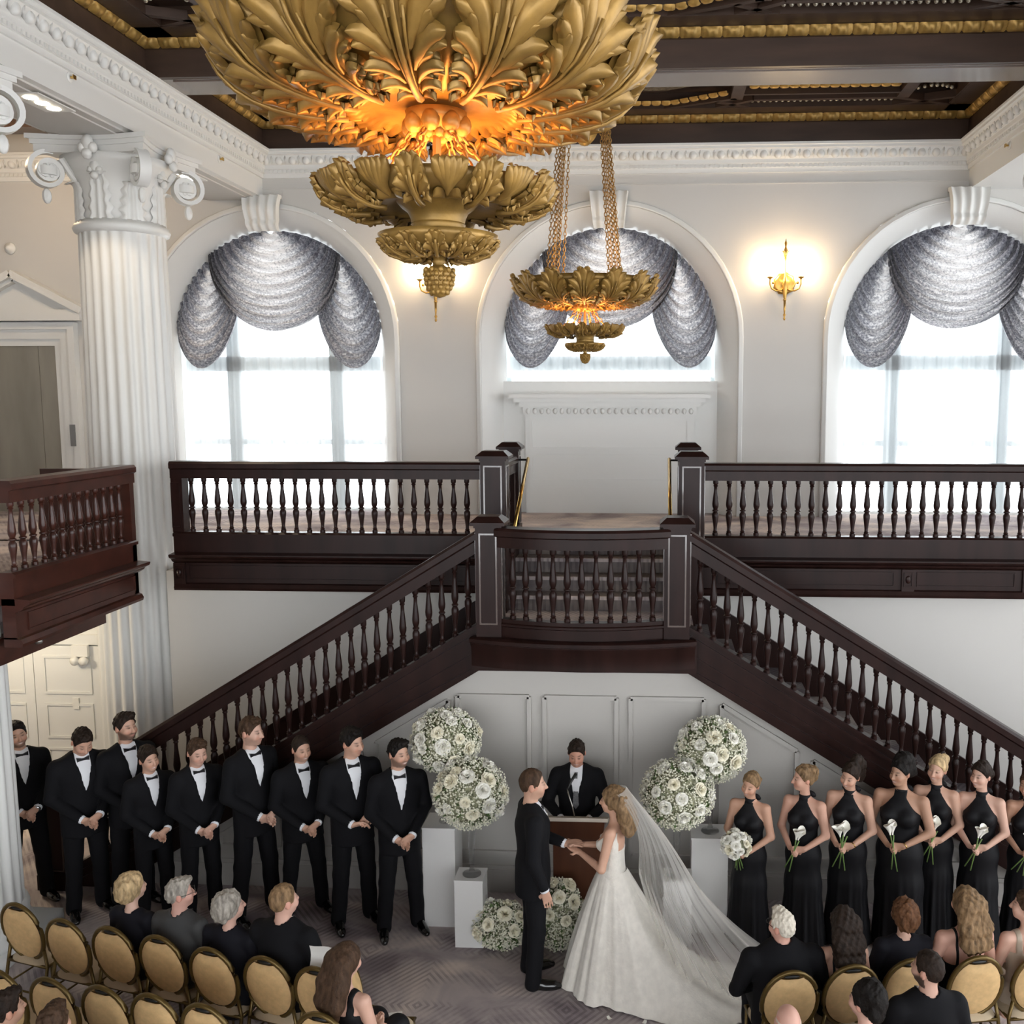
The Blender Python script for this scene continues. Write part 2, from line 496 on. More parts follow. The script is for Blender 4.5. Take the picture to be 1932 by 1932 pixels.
# ribs: dx from the hall axis, e from the far edge of the bay (mirrored left/right)
BLOCKC = MB().grid(lambda u, v: ((u-0.5)*0.125, -0.05*math.cos(v*PI)*(1-0.25*(abs(u-0.5)*2)**4), -0.05*math.sin(v*PI)*(1-0.4*(abs(u-0.5)*2)**4)), 6, 6).mesh('gold_rope_block', GOLD, True)
BEAD = MB().ell((0,0,0), (0.028,0.028,0.028), 8, 5).mesh('bead', SILVER, True)
def bay(yf, depth, full):
    def P(dx, e): return (XC+dx, yf-e)
    ribs = MB()
    def rib(p, q, w=0.075, h=0.09, z=None):
        a, b = P(*p), P(*q)
        z = ZR if z is None else z
        ribs.bar((a[0],a[1],z+h/2), (b[0],b[1],z+h/2), w, h)
    # strip ribs
    for s in (-1, 1):
        def R(p, q, **k): rib((s*p[0], p[1]), (s*q[0], q[1]), **k)
        R((0,0.37),(4.7,0.37))
        R((0.75,0.37),(1.72,0.78)); R((1.45,0.37),(1.95,0.70)); R((1.45,0.66),(1.95,0.36))
        R((1.95,0.70),(3.80,0.72)); R((3.80,0.72),(4.65,0.36)); R((3.80,0.37),(4.62,0.74))
        R((1.72,0.74),(1.72,depth-0.74), w=0.16); R((3.88,0.72),(3.88,depth-0.72), w=0.16)
        R((4.62,0.40),(4.62,depth-0.4), w=0.12)
        R((1.80,0.95),(3.80,0.95), w=0.05)
        # bead rows inside the long hexagon
        for i in range(24):
            a = P(s*(1.95+i*0.08), 0.50)
            link('bead', BEAD, ceil, (a[0], a[1], ZR+0.06))
        for i in range(7):
            a = P(s*(4.02+i*0.07), 0.98 + (0.10 if i in (2,3,4) else 0.05 if i in (1,5) else 0)); link('bead', BEAD, ceil, (a[0], a[1], ZR+0.05))
        # gold row of the inner rectangular panel
        for i in range(15):
            a = P(s*(1.92+i*0.128), 1.10); link('gold_rope_block', BLOCKC, ceil, (a[0], a[1], ZR+0.08))
    # gold rope round the centre octagon
    oct_ = [(-1.60,0.98),(-0.86,0.57),(0.86,0.57),(1.60,0.98)]
    for (p, q) in zip(oct_, oct_[1:]):
        L = math.hypot(q[0]-p[0], q[1]-p[1]); n = int(L/0.128)
        for i in range(n):
            t = (i+0.5)/n
            a = P(p[0]+(q[0]-p[0])*t, p[1]+(q[1]-p[1])*t)
            link('gold_rope_block', BLOCKC, ceil, (a[0], a[1], ZR+0.04), 0, (0,0,-math.atan2(q[1]-p[1], q[0]-p[0])))
    ribs.build('ribs', CEILW, ceil)
    # carved panels set above the ribs
    c = MB()
    for s in (-1, 1):
        x = sorted((XC+s*1.8, XC+s*3.8)); c.box(x[0], x[1], yf-depth+0.8, yf-1.15, 9.06, 9.099)
        x = sorted((XC+s*3.98, XC+s*4.55)); c.box(x[0], x[1], yf-depth+0.9, yf-1.0, 9.06, 9.099)
        c.prism([(XC+s*a_, yf-e_) for a_, e_ in ((1.75,0.53),(2.0,0.66),(3.75,0.68),(3.95,0.53),(3.75,0.42),(2.0,0.42))], 9.03, 9.06, 'z')
    c.prism([P(*p) for p in ((-1.4,0.98),(-0.8,0.68),(0.8,0.68),(1.4,0.98),(1.4,depth-1),(-1.4,depth-1))], 9.05, 9.099, 'z')
    c.build('carved_panels', PANEL, ceil)
bay(YW, YW-YB1, True)
bay(YB0, 5.0, False)
# aisle ceiling beams seen past the left entablature
ab = MB()
for y in (9.2, 11.2, 13.2): ab.box(-12.0, XL-0.98, y, y+0.35, 8.6, 9.1)
for x in (-8.6, -10.4): ab.box(x, x+0.3, 1.0, YW, 8.7, 9.1)
ab.build('aisle_beams', CEILW, ceil)

# ------------------------------------------------------------ other walls
wl = struct(MB().box(-12.3, -12.2, -9.0, YW+0.3, 0, 9.2).build('wall_left', WALL), 'warm greige wall of the left aisle')
# right wall: piers between tall windows letting the daylight in
rw = MB()
wr = MB().box(-12.3,-11,-9.3,-9,0,9.2).box(-12.3,11,-9.3,-9,0,0.6).box(-12.3,11,-9.3,-9,8.3,9.2).box(-12.3,11,-9.3,-9,3.0,3.6)
for x in (-7.4,-3.8,-0.2,3.4,7.0,10.6): wr.box(x,x+0.6,-9.3,-9,0,9.2)
struct(wr.build('wall_rear', WALL), 'rear wall of tall windows')
rw.box(10.9, 11.2, -9, YW+0.3, 0, 0.5); rw.box(10.9, 11.2, -9, YW+0.3, 8.3, 9.3); rw.box(10.9, 11.2, -9, YW+0.3, 3.0, 3.6)
for y in (-9, -6, -2.2, 1.6, 5.4, 9.2, 13.0): rw.box(10.9, 11.2, y, y+0.6, 0, 9.2)
struct(rw.build('wall_right', WALL), 'wall of tall windows along the right aisle')
# lower wall behind the flights and the door wall left of the column
struct(MB().box(-5.60, -1.82, 10.95, 11.02, 0, 3.0).box(0.46, 4.4, 10.95, 11.02, 0, 3.0).box(-1.82, 0.46, 10.95, 11.02, 0, 2.4).box(-5.67, -5.60, 10.95, 11.4, 0, 3.0).build('wall_lower', WALL), 'plain greige wall behind the staircase')
wd = struct(MB().box(-12.2, -6.0, 11.32, 11.42, 0, Z2).build('wall_door', TRIM), 'cream wall below the left balcony')
struct(MB().box(4.4, 10.9, 11.32, 11.42, 0, Z2).build('wall_lower_right', WALL))
def door(n, x0, x1, xs):
    d = link('door_%d' % n, None); struct(d, 'cream panelled double door below the balcony')
    y = 11.32
    b = MB(); b.box(x0-0.12, x1+0.1, y-0.05, y, 2.02, 2.14); b.box(x0-0.12, x0, y-0.05, y, 0, 2.02); b.box(x1, x1+0.1, y-0.05, y, 0, 2.02)
    b.build('door_casing', TRIM, d)
    e = [x0] + xs + [x1]
    for a, c in zip(e, e[1:]):
        lf = MB().box(a+0.004, c-0.004, y-0.035, y-0.005, 0.01, 2.0).build('door_leaf', TRIM, d)
        for (z0, z1) in ((0.15, 0.72), (0.84, 1.28), (1.40, 1.88)):
            b = MB(); frame_rect(b, a+0.12, c-0.12, z0, z1, y-0.035, 0.03, 0.014); b.build('panel_moulding', TRIM, lf)
door(1, -8.47, -6.72, [-7.57])
# elevator opening with pediment on the far wall
el = link('door_2', None); struct(el, 'elevator with steel doors and white pediment surround')
STEEL = M('brushed_steel', (0.34, 0.31, 0.26), 0.33, 0.75, var=(3, 0.15, (1, 1, 0.2)))
ex0, ex1, ez = -9.95, -8.895, 5.76
for a, b_ in ((ex0, (ex0+ex1)/2+0.25), ((ex0+ex1)/2+0.255, ex1)):
    MB().box(a, b_, YW-0.02, YW+0.0, Z2, ez).build('elevator_leaf', STEEL, el)
b = MB()
for i, (w, d) in enumerate(((0.10, 0.05), (0.24, 0.08), (0.34, 0.12))):
    lo = (0.0, 0.10, 0.24)[i]
    b.box(ex1+lo, ex1+w, YW-d, YW, Z2, ez+w); b.box(ex0-w, ex0-lo, YW-d, YW, Z2, ez+w); b.box(ex0-lo, ex1+lo, YW-d, YW, ez+lo, ez+w)
b.build('elevator_surround', TRIM, el)
pm = (ex0+ex1)/2
b = MB()
b.box(pm-1.02, pm+1.02, YW-0.20, YW, ez+0.36, ez+0.46); b.box(pm-0.96, pm+0.96, YW-0.15, YW, ez+0.46, ez+0.52)
for s in (-1, 1):
    b.bar((pm+s*1.04, YW-0.10, ez+0.50), (pm, YW-0.10, ez+1.04), 0.22, 0.10)
    b.bar((pm+s*0.98, YW-0.06, ez+0.45), (pm, YW-0.06, ez+0.96), 0.16, 0.06)
b.prism([(pm-0.95, ez+0.5), (pm+0.95, ez+0.5), (pm, ez+1.0)], YW-0.03, YW)
b.build('pediment', TRIM, el)
MB().box(ex1+0.20, ex1+0.28, YW-0.135, YW-0.12, Z2+1.0, Z2+1.32).build('call_plate', M('grey_plate', (0.25,0.25,0.25), 0.35, 0.6), el)
# emergency light and notice on the door wall; thermostat and detector upstairs
WPLA = M('white_plastic', (0.78,0.77,0.73), 0.45)
e = thing('emergency_light', 'white twin head emergency light box above the cream door', 'emergency light', (-6.95, 11.28, 1.86))
MB().box(-0.10,0.10,-0.05,0.0,0.02,0.16).build('housing', WPLA, e)
for s in (-1,1): MB().lathe([(0,-0.03),(0.05,-0.025),(0.055,0.02),(0.0,0.03)],12).xf(Matrix.Rotation(PI/2,4,'X')).build('lamp_head', WPLA, e, True, (s*0.055,-0.06,-0.03))
tag(MB().box(-7.10,-7.02,11.27,11.285,1.21,1.35).build('door_notice', WPLA), 'small white notice card fixed to the cream door', 'notice')
t = tag(MB().box(-8.40,-8.31,YW-0.03,YW,Z2+1.02,Z2+1.22).build('thermostat', WPLA), 'white wall thermostat beside the elevator surround', 'thermostat')
MB().box(-8.385,-8.325,YW-0.034,YW-0.03,Z2+1.16,Z2+1.19).build('display', M('dark_display',(0.05,0.05,0.05),0.2), t)
t = thing('smoke_detector', 'round white strobe alarm high on the wall over the elevator', 'alarm', (-9.5, YW, 7.18))
MB().lathe([(0,0),(0.085,0),(0.08,0.03),(0.04,0.05),(0.03,0.085),(0,0.09)],16).xf(Matrix.Rotation(PI/2,4,'X')).build('housing', WPLA, t, True)

# ------------------------------------------------------------ columns
def column_shaft():
    zs = [0.42 + (6.86-0.42)*i/14 for i in range(15)]
    prof = []
    for z in zs:
        u = (z-0.42)/6.44
        prof.append((0.515 - 0.055*u**1.6, z))
    NF, K = 24, 8
    vs_, fs = [], []
    seg = NF*K
    rows = []
    for j, (r, z) in enumerate(prof):
        for i in range(seg):
            t = (i % K)/K
            dep = 0.036*math.sin(PI*min(1, max(0, (t-0.125)/0.75))) if 0.125 <= t <= 0.875 else 0
            if j in (0, len(prof)-1): dep = 0
            rr = r - dep
            vs_.append((rr*math.cos(2*PI*i/seg), rr*math.sin(2*PI*i/seg), z))
    # extra rows so the flutes end in short rounded tops
    n = len(prof)
    for j in range(n-1):
        for i in range(seg):
            fs.append((j*seg+i, j*seg+(i+1)%seg, (j+1)*seg+(i+1)%seg, (j+1)*seg+i))
    return MB().add(vs_, fs).mesh('column_shaft', TRIM, True)
SHAFT = column_shaft()
def ring(prof, seg=48): return MB().lathe(prof, seg)
COLBASE = MB().box(-0.59,0.59,-0.59,0.59,0,0.12).lathe([(0.575,0.12),(0.59,0.17),(0.575,0.22),(0.545,0.24),(0.54,0.30),(0.55,0.32),(0.555,0.36),(0.54,0.40),(0.52,0.42)],40).mesh('column_base', TRIM, True)
COLNECK = MB().lathe([(0.46,6.84),(0.50,6.86),(0.515,6.90),(0.50,6.94),(0.47,6.95),(0.46,6.98)],48).mesh('column_collar', TRIM, True)
def bell():
    return MB().lathe([(0.44,6.95),(0.43,7.10),(0.44,7.30),(0.47,7.45),(0.53,7.58),(0.60,7.66)],40).mesh('capital_bell', TRIM, True)
BELL = bell()
def abacus():
    pts = []
    for q in range(4):
        a0 = PI/4 + q*PI/2
        for i in range(12):
            t = i/12
            # concave side between two horns
            p0 = Vector((math.cos(a0), math.sin(a0)))*0.93
            p1 = Vector((math.cos(a0+PI/2), math.sin(a0+PI/2)))*0.93
            p = p0.lerp(p1, t); mid = (p0+p1)/2
            p = p - mid.normalized()*0.11*math.sin(PI*t)
            pts.append((p.x, p.y))
    b = MB()
    for sc, z0, z1 in ((0.93, 7.66, 7.74), (0.97, 7.74, 7.79), (1.02, 7.79, 7.84)):
        b.prism([(x*sc, y*sc) for x, y in pts], z0, z1, 'z')
    return b.mesh('abacus', TRIM)
ABAC = abacus()
def volute():
    b = MB()
    fr = []
    n = 34
    for i in range(n+1):
        t = i/n
        a = PI/2 + 0.3 - t*2*PI*1.55
        r = 0.165*(1-t)**0.8 + 0.045
        fr.append(((r*math.cos(a)*1.0, 0, r*math.sin(a)), (math.cos(a),0,math.sin(a)), (0,1,0)))
    b.sweep([(-0.026,-0.05),(0.02,-0.06),(0.02,0.06),(-0.026,0.05)], fr)
    b.lathe([(0,-0.052),(0.10,-0.045),(0.10,0.045),(0,0.052)],16)
    v0 = len(b.v)
    b2 = MB().lathe([(0,-0.05),(0.115,-0.042),(0.115,0.042),(0,0.05)],16).xf(Matrix.Rotation(PI/2,4,'X'))
    b.v = b.v[:-16*4] if False else b.v
    b.add(b2.v, b2.f)
    for i in range(6):
        a = i*PI/3
        for s in (-1,1): b.ell((0.06*math.cos(a), s*0.046, 0.06*math.sin(a)), (0.026,0.016,0.026), 6, 4)
    # stem sweeping down to the bell
    st = []
    for i in range(11):
        t = i/10
        st.append(((-0.14-0.30*t, 0, 0.15-0.50*t+0.10*t*t*t), 0.045-0.022*t))
    b.tube([p for p, _ in st], [r for _, r in st], 8)
    b.ell((0.02,0,-0.27), (0.05,0.045,0.085), 8, 6)
    return b
vb = volute()
# drop the horizontal disc used only as a seed
VOL = vb.mesh('volute', TRIM, 'auto')
def acan_small():
    """upright fluted acanthus leaf hugging the bell, base at z=0"""
    def fn(u, v):
        w = 0.14*(1-0.35*u) * (1+0.16*math.cos(u*PI*9)*abs(v-0.5)*2)
        x = (v-0.5)*2*w
        curl = 0.10*max(0,(u-0.72)/0.28)**2
        z = 0.56*u - 0.10*max(0,(u-0.80)/0.2)**2
        rel = 0.025 + 0.018*math.cos(abs(v-0.5)*2*PI*3) + curl
        return (x, -rel + x*x*0.9, z)
    return MB().grid(fn, 22, 14).mesh('acanthus_leaf', TRIM, True)
ACS = acan_small()
ROSE = MB().ell((0,0,0),(0.07,0.05,0.09),8,6).ell((0.06,0,-0.05),(0.05,0.05,0.06),8,5).ell((-0.06,0,-0.05),(0.05,0.05,0.06),8,5).ell((0,-0.02,-0.12),(0.06,0.05,0.06),8,5).mesh('rosette', TRIM, True)
def column(x, y, label):
    c = thing('column', label, 'column', (x, y, 0), 0, 'white fluted columns')
    link('shaft', SHAFT, c); link('base', COLBASE, c); link('collar', COLNECK, c)
    cap = link('capital', BELL, c)
    link('abacus', ABAC, cap)
    for q in range(4):
        a = PI/4 + q*PI/2
        link('volute', VOL, cap, (0.74*math.cos(a), 0.74*math.sin(a), 7.47), a)
        link('rosette', ROSE, cap, (0.62*math.cos(a+PI/4), 0.62*math.sin(a+PI/4), 7.74), a + PI/4 + PI/2)
        link('rosette', ROSE, cap, (0.50*math.cos(a+PI/4), 0.50*math.sin(a+PI/4), 7.52), a + PI/4 + PI/2, None, 0.8)
    for q in range(8):
        a = q*PI/4
        link('acanthus_leaf', ACS, cap, (0.435*math.cos(a), 0.435*math.sin(a), 6.97), a + PI/2, None, (1.0,1.0,0.85 if q % 2 else 1.05))
column(XC-5.48, 11.3, 'white fluted column standing between the balcony and the rear gallery')
column(XC-5.57, 8.05, 'white fluted column cut off at the edge beside the first groomsman')
column(XC+5.60, 11.3, 'white fluted column at the end of the rear gallery beyond the bridesmaids')

# recessed downlights in the soffit
LAMPW = M('lamp_glow', (1,1,1), 0.5, emit=(1.0,0.88,0.68,14))
for (x, y, lb) in ((-5.93, 9.55, 'recessed twin downlight glowing in the soffit left of the column capital'), (-6.05, 12.7, 'recessed downlight in the soffit right behind the column capital')):
    d = thing('downlight', lb, 'light', (x, y, 7.835))
    MB().box(-0.15,0.15,-0.30,0.30,-0.012,0.0).build('trim_plate', TRIM, d)
    for k in (-1, 0, 1):
        MB().lathe([(0,-0.016),(0.06,-0.016),(0.065,-0.012)],14).build('lamp', LAMPW, d, False, (0, k*0.18, -0.003))
    ld = bpy.data.lights.new('downlight', 'SPOT'); ld.energy = 60; ld.color = (1,0.80,0.58); ld.spot_size = 1.9; ld.shadow_soft_size = 0.1
    lo = bpy.data.objects.new('downlight_beam', ld); COL.objects.link(lo); lo.parent = d; lo.location = (0,0,-0.05)

# ceiling lamps of the side aisle, upstairs and under the balcony
for (x, y, z, e, lb) in ((-8.6, 12.2, 8.45, 45, 'frosted ceiling lamp lighting the wall above the elevator'), (-7.9, 10.0, 3.0, 42, 'frosted ceiling lamp under the side balcony')):
    d = thing('ceiling_lamp', lb, 'light', (x, y, z))
    MB().lathe([(0,-0.10),(0.09,-0.085),(0.15,-0.03),(0.16,0.0),(0,0.0)],20).build('bowl_shade', LAMPW, d, True)
    MB().lathe([(0.17,0.0),(0.17,0.03),(0.05,0.06),(0.03,0.15 if z > 5 else 0.03)],16).build('canopy', BRASS, d, True)
    ld = bpy.data.lights.new('ceiling_lamp', 'POINT'); ld.energy = e; ld.color = (1,0.72,0.45) if z > 5 else (1,0.86,0.62); ld.shadow_soft_size = 0.15
    lo = bpy.data.objects.new('lamp_glow', ld); COL.objects.link(lo); lo.parent = d; lo.location = (0,0,-0.3)

# sidewall sprinklers on the beams
for (x, y, z, sx, lb) in ((XL, 9.61, 8.075, 1, 'sidewall sprinkler on the white beam near the top corner'), (XL, 12.89, 8.075, 1, 'sidewall sprinkler on the white beam right of the capital'), (XR, 12.74, 8.075, -1, 'sidewall sprinkler on the white beam at the far edge')):
    d = thing('sprinkler', lb, 'sprinkler', (x, y, z), 0 if sx > 0 else PI)
    MB().lathe([(0.05,0.0),(0.045,0.008),(0.02,0.012),(0,0.012)],14).xf(Matrix.Rotation(PI/2,4,'Y')).build('escutcheon', WPLA, d, True)
    MB().tube([(0.0,0,0),(0.05,0,0)],0.012,8).box(0.045,0.055,-0.025,0.025,-0.02,0.02).build('head', BRASS, d)
# ================================================================== STAIRCASE AND BALUSTRADES
XS = -0.69
ZL = 2.62
YO, YI = 9.35, 10.92
SL = 0.615
def curb(dx): return 2.823 - SL*(dx-1.007)
def baluster_mesh(h, slope=0.0):
    pr = [(0.030,0),(0.030,0.045),(0.022,0.055),(0.028,0.07),(0.020,0.085),(0.019,0.13),(0.026,0.22),(0.036,0.33),(0.036,0.385),(0.022,0.425),(0.034,0.44),(0.034,0.452),(0.022,0.468),(0.034,0.52),(0.036,0.565),(0.030,0.66),(0.019,0.80),(0.018,0.87),(0.027,0.89),(0.020,0.91),(0.028,0.925),(0.030,0.94),(0.030,1.0)]
    b = MB().lathe([(r, z*h) for r, z in pr], 10)
    return b.mesh('baluster', WOOD, 'auto')
BAL_G = baluster_mesh(0.615)
BAL_G2 = BAL_G.copy(); BAL_G2.materials.clear(); BAL_G2.materials.append(WOOD2)
WOODHL = M('highlighted_mahogany_bead', (0.10, 0.075, 0.065), 0.12, spec=0.8, coat=0.6)  # polished bead; reflected window highlight painted in as a paler base colour
BAL_S = baluster_mesh(0.72)
BAL_B = baluster_mesh(0.70)
RAILP = [(-0.085,0.0),(-0.085,0.10),(-0.11,0.115),(-0.11,0.165),(-0.09,0.19),(0.09,0.19),(0.11,0.165),(0.11,0.115),(0.085,0.10),(0.085,0.0)]
def newel(name, parent, x, y, z0, z1, w, mat=None):
    mat = mat or WOOD
    h = w/2
    b = MB().box(x-h, x+h, y-h, y+h, z0, z1-0.11)
    c = MB()
    for (k, a0, a1) in ((h+0.012, z1-0.11, z1-0.085), (h+0.045, z1-0.085, z1-0.055)):
        c.box(x-k, x+k, y-k, y+k, a0, a1)
    k0, k1 = h+0.045, h-0.02
    c.add([(x-k0,y-k0,z1-0.055),(x+k0,y-k0,z1-0.055),(x+k0,y+k0,z1-0.055),(x-k0,y+k0,z1-0.055),(x-k1,y-k1,z1),(x+k1,y-k1,z1),(x+k1,y+k1,z1),(x-k1,y+k1,z1)],
          [(0,1,5,4),(1,2,6,5),(2,3,7,6),(3,0,4,7),(4,5,6,7)])
    o = b.build(name, mat, parent)
    c.build('cap', mat, o)
    zt, zb = z1-0.16, max(z0+0.18, z1-1.05)
    for f in range(4):
        m_ = MB(); frame_rect(m_, -h+0.035, h-0.035, zb, zt, 0, 0.016, 0.010)
        m_.xf(Matrix.Translation((x, y, 0)) @ Matrix.Rotation(f*PI/2, 4, 'Z') @ Matrix.Translation((0, -h, 0)))
        m_.build('panel_moulding', WOODHL, o)
    return o

st = thing('staircase', 'dark mahogany double staircase with curved landing bay and turned balusters', 'staircase', (XS, 9.35, 0))
LX = Matrix.Translation((-XS, -9.35, 0))      # everything below is written in world space
def sbuild(b, name, mat, smooth=False):
    return b.xf(LX).build(name, mat, st, smooth)
def slink(name, mesh, x, y, z, rz=0): return link(name, mesh, st, (x-XS, y-9.35, z), rz)
# landing
lb = MB().box(XS-1.10, XS+1.10, 9.32, 10.80, 2.40, ZL)
bayarc = [(XS + 1.06*math.sin(a), 9.42 - 0.0) for a in (0,)]
def bay_pts(half, y_end, sag, n=16):
    """circular arc bulging to -y between (XS-half,y_end) and (XS+half,y_end)"""
    R = (half*half + sag*sag)/(2*sag); cy = y_end - sag + R
    a = math.asin(half/R)
    return [(XS + R*math.sin(-a+2*a*i/n), cy - R*math.cos(-a+2*a*i/n)) for i in range(n+1)]
def bay_frames(half, y_end, sag, n=16):
    R = (half*half + sag*sag)/(2*sag); cy = y_end - sag + R
    a = math.asin(half/R); fr = []
    for i in range(n+1):
        t = -a+2*a*i/n
        fr.append(((XS + R*math.sin(t), cy - R*math.cos(t), 0), (math.sin(t), -math.cos(t), 0), (0,0,1)))
    return fr
lb.prism(bay_pts(1.06, 9.32, 0.22), 2.42, ZL-0.01, 'z')
sbuild(lb, 'landing', CARPET)
sbuild(MB().sweep([(-0.06,2.41),(0.0,2.41),(0.0,2.45),(0.006,2.60),(0.02,2.62),(0.02,2.64),(0.045,2.65),(0.045,2.685),(0.02,2.70),(-0.06,2.70)], bay_frames(1.08, 9.22, 0.19)), 'bay_fascia', WOOD, 'auto')
sbuild(MB().sweep([(-0.06,2.66),(0.0,2.66),(0.0,2.80),(0.015,2.81),(0.015,2.83),(0.0,2.84),(0.0,2.875),(-0.10,2.875)], bay_frames(0.82, 9.24, 0.17)), 'bay_bottom_rail', WOOD, 'auto')
sbuild(MB().sweep([(a-0.05,b_+3.575) for a, b_ in RAILP], bay_frames(0.82, 9.24, 0.17)), 'bay_handrail', WOOD, 'auto')
fr = bay_frames(0.82, 9.24, 0.17, 24)
for i in range(11):
    o_, u_, v_ = fr[2+i*2]
    slink('baluster', BAL_B, o_[0]-u_[0]*0.05, o_[1]-u_[1]*0.05, 2.875)
for s in (-1, 1):
    newel('newel_post', st, s*0.905, -0.02, 2.60, 3.87, 0.245)
# soffit block under the newels
sbuild(MB().box(XS-1.10, XS+1.10, 9.22, 9.42, 2.36, 2.66), 'landing_beam', WOOD)
# upper short flight
for i in range(4):
    y0 = 10.78 + 0.30*i
    sbuild(MB().box(XS-0.95, XS+0.95, y0, 11.98, ZL+0.165*i - (0.0 if i else 0.1), ZL+0.165*(i+1)), 'step', SHADEC)
    sbuild(MB().box(XS-0.95, XS+0.95, y0-0.02, y0+0.01, ZL+0.165*(i+1)-0.035, ZL+0.165*(i+1)+0.004), 'nosing', CARPET)
for s in (-1, 1):
    a, b_ = sorted((XS+s*0.95, XS+s*1.15))
    sbuild(MB().box(a, b_, 10.80, 11.98, 2.40, 3.46), 'cheek_board', WOOD)
    newel('newel_post', st, s*1.085, 10.75-9.35, 2.62, 4.42, 0.275)
    newel('newel_post', st, s*1.085, 11.95-9.35, Z2, 4.46, 0.22)
    sbuild(MB().sweep([(a_, b2+4.10) for a_, b2 in RAILP], [((XS+s*1.085, 10.88, 0),(1,0,0),(0,0,1)), ((XS+s*1.085, 11.85, 0),(1,0,0),(0,0,1))]), 'well_handrail', WOOD)
    for i in range(6): slink('baluster', BAL_G, XS+s*1.085, 11.0+i*0.14, 3.47)
    # brass wall handrail of the short flight
    p0 = Vector((XS+s*0.86, 11.90, 4.26)); p1 = Vector((XS+s*0.86, 10.66, 3.56))
    sbuild(MB().tube([p0, p1], 0.022, 8), 'brass_handrail', BRASS, True)
    for t in (0.02, 0.97):
        p = p0.lerp(p1, t); sbuild(MB().tube([p, p+Vector((s*0.14, 0, 0))], 0.014, 6), 'rail_bracket', BLACKM)
# two long flights
for s in (-1, 1):
    DX1 = 5.30
    def W(dx): return XS + s*dx
    d0 = 1.02
    # steps
    for i in range(1, 16):
        x0, x1 = sorted((W(1.03+(i-1)*0.266), W(1.03+i*0.266)))
        sbuild(MB().box(x0, x1, 9.51, YI, max(0.0, ZL-(i+1)*0.16375-0.05), ZL-i*0.16375), 'step', SHADEC)
    # outer stringer with mouldings
    def slab(o0, o1, y0, y1, dxa=d0, dxb=DX1):
        pts = [(W(dxa), curb(dxa)+o0), (W(dxb), max(0, curb(dxb)+o0)), (W(dxb), max(0, curb(dxb)+o1)), (W(dxa), curb(dxa)+o1)]
        xz = (2.823+o0)/SL + 1.007
        if curb(dxb)+o0 < 0: pts = [(W(dxa), curb(dxa)+o0), (W(xz), 0), (W(dxb), 0), (W(dxb), max(0.02, curb(dxb)+o1)), (W(dxa), curb(dxa)+o1)]
        return MB().prism(pts, y0, y1)
    sbuild(slab(-0.47, -0.03, YO-0.05, YO+0.05), 'stringer', WOOD)
    sbuild(slab(-0.03, 0.0, YO-0.08, YO+0.08), 'stringer_cap', WOOD)
    sbuild(slab(-0.12, -0.085, YO-0.07, YO-0.04), 'stringer_bead', WOOD)
    sbuild(slab(-0.30, -0.27, YO-0.065, YO-0.04), 'stringer_bead', WOOD)
    sbuild(slab(-0.47, -0.42, YO-0.075, YO-0.04), 'stringer_bead', WOOD)
    sbuild(slab(-0.35, 0.06, YI-0.02, YI+0.02), 'wall_skirt', WOOD)
    sbuild(slab(0.06, 0.085, YI-0.03, YI+0.02), 'wall_skirt_cap', WOOD)
    # handrail
    n = Vector((s*SL, 0, 1)).normalized()
    fr = []
    for dx in (d0-0.02, 5.22):
        fr.append(((W(dx), YO, curb(dx)+0.70), (0,1,0), (0,0,1)))
    sbuild(MB().sweep([(a_*1.0, b_*1.16) for a_, b_ in RAILP], fr), 'handrail', WOOD, 'auto')
    k = 0; dx = 1.13
    while dx < 5.15:
        slink('baluster', BAL_S, W(dx), YO, curb(dx)-0.005); dx += 0.131
    newel('newel_post', st, s*5.40, 0, 0.0, 1.22, 0.245)
    sbuild(MB().box(W(5.40)-0.18, W(5.40)+0.18, YO-0.18, YO+0.18, 0, 0.16), 'newel_plinth', WOOD)

# panelled wall under the flights
def under_wall():
    pts = [(XS-5.04,0),(XS+5.04,0),(XS+1.25,2.335),(XS-1.25,2.335)]
    return MB().prism(pts, 9.42, 9.50)
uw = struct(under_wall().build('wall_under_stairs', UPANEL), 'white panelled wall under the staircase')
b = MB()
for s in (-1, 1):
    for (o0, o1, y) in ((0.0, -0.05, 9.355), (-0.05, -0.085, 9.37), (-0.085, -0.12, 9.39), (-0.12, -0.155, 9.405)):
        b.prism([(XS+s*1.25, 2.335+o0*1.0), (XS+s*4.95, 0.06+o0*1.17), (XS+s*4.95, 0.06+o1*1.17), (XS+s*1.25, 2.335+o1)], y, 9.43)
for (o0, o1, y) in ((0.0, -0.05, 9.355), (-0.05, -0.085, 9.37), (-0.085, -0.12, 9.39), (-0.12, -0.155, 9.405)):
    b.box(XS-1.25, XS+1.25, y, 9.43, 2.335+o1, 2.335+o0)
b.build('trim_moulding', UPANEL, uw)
yp = 9.42
def poly_frame(pts, w=0.042, d=0.034):
    b = MB(); n = len(pts)
    for i in range(n):
        p, q = pts[i], pts[(i+1) % n]
        b.bar((p[0], yp-d/2, p[1]), (q[0], yp-d/2, q[1]), d, w, (0,-1,0)) if False else b.bar((p[0], yp-d/2, p[1]), (q[0], yp-d/2, q[1]), w, d, (0,-1,0))
    return b.build('panel_moulding', UPANEL, uw)
for (x0, x1) in ((-1.953,-1.237),(-1.083,-0.368),(-0.227,0.492)):
    poly_frame([(x0,0.42),(x1,0.42),(x1,2.05),(x0,2.05)])
for s in (-1, 1):
    for (a, c) in ((1.36, 2.10), (2.26, 3.0), (3.14, 3.75)):
        za = lambda d: 2.03 - SL*(d-1.36) - 0.03
        poly_frame([(XS+s*a,0.42),(XS+s*c,0.42),(XS+s*c,max(0.5,za(c))),(XS+s*a,za(a))])
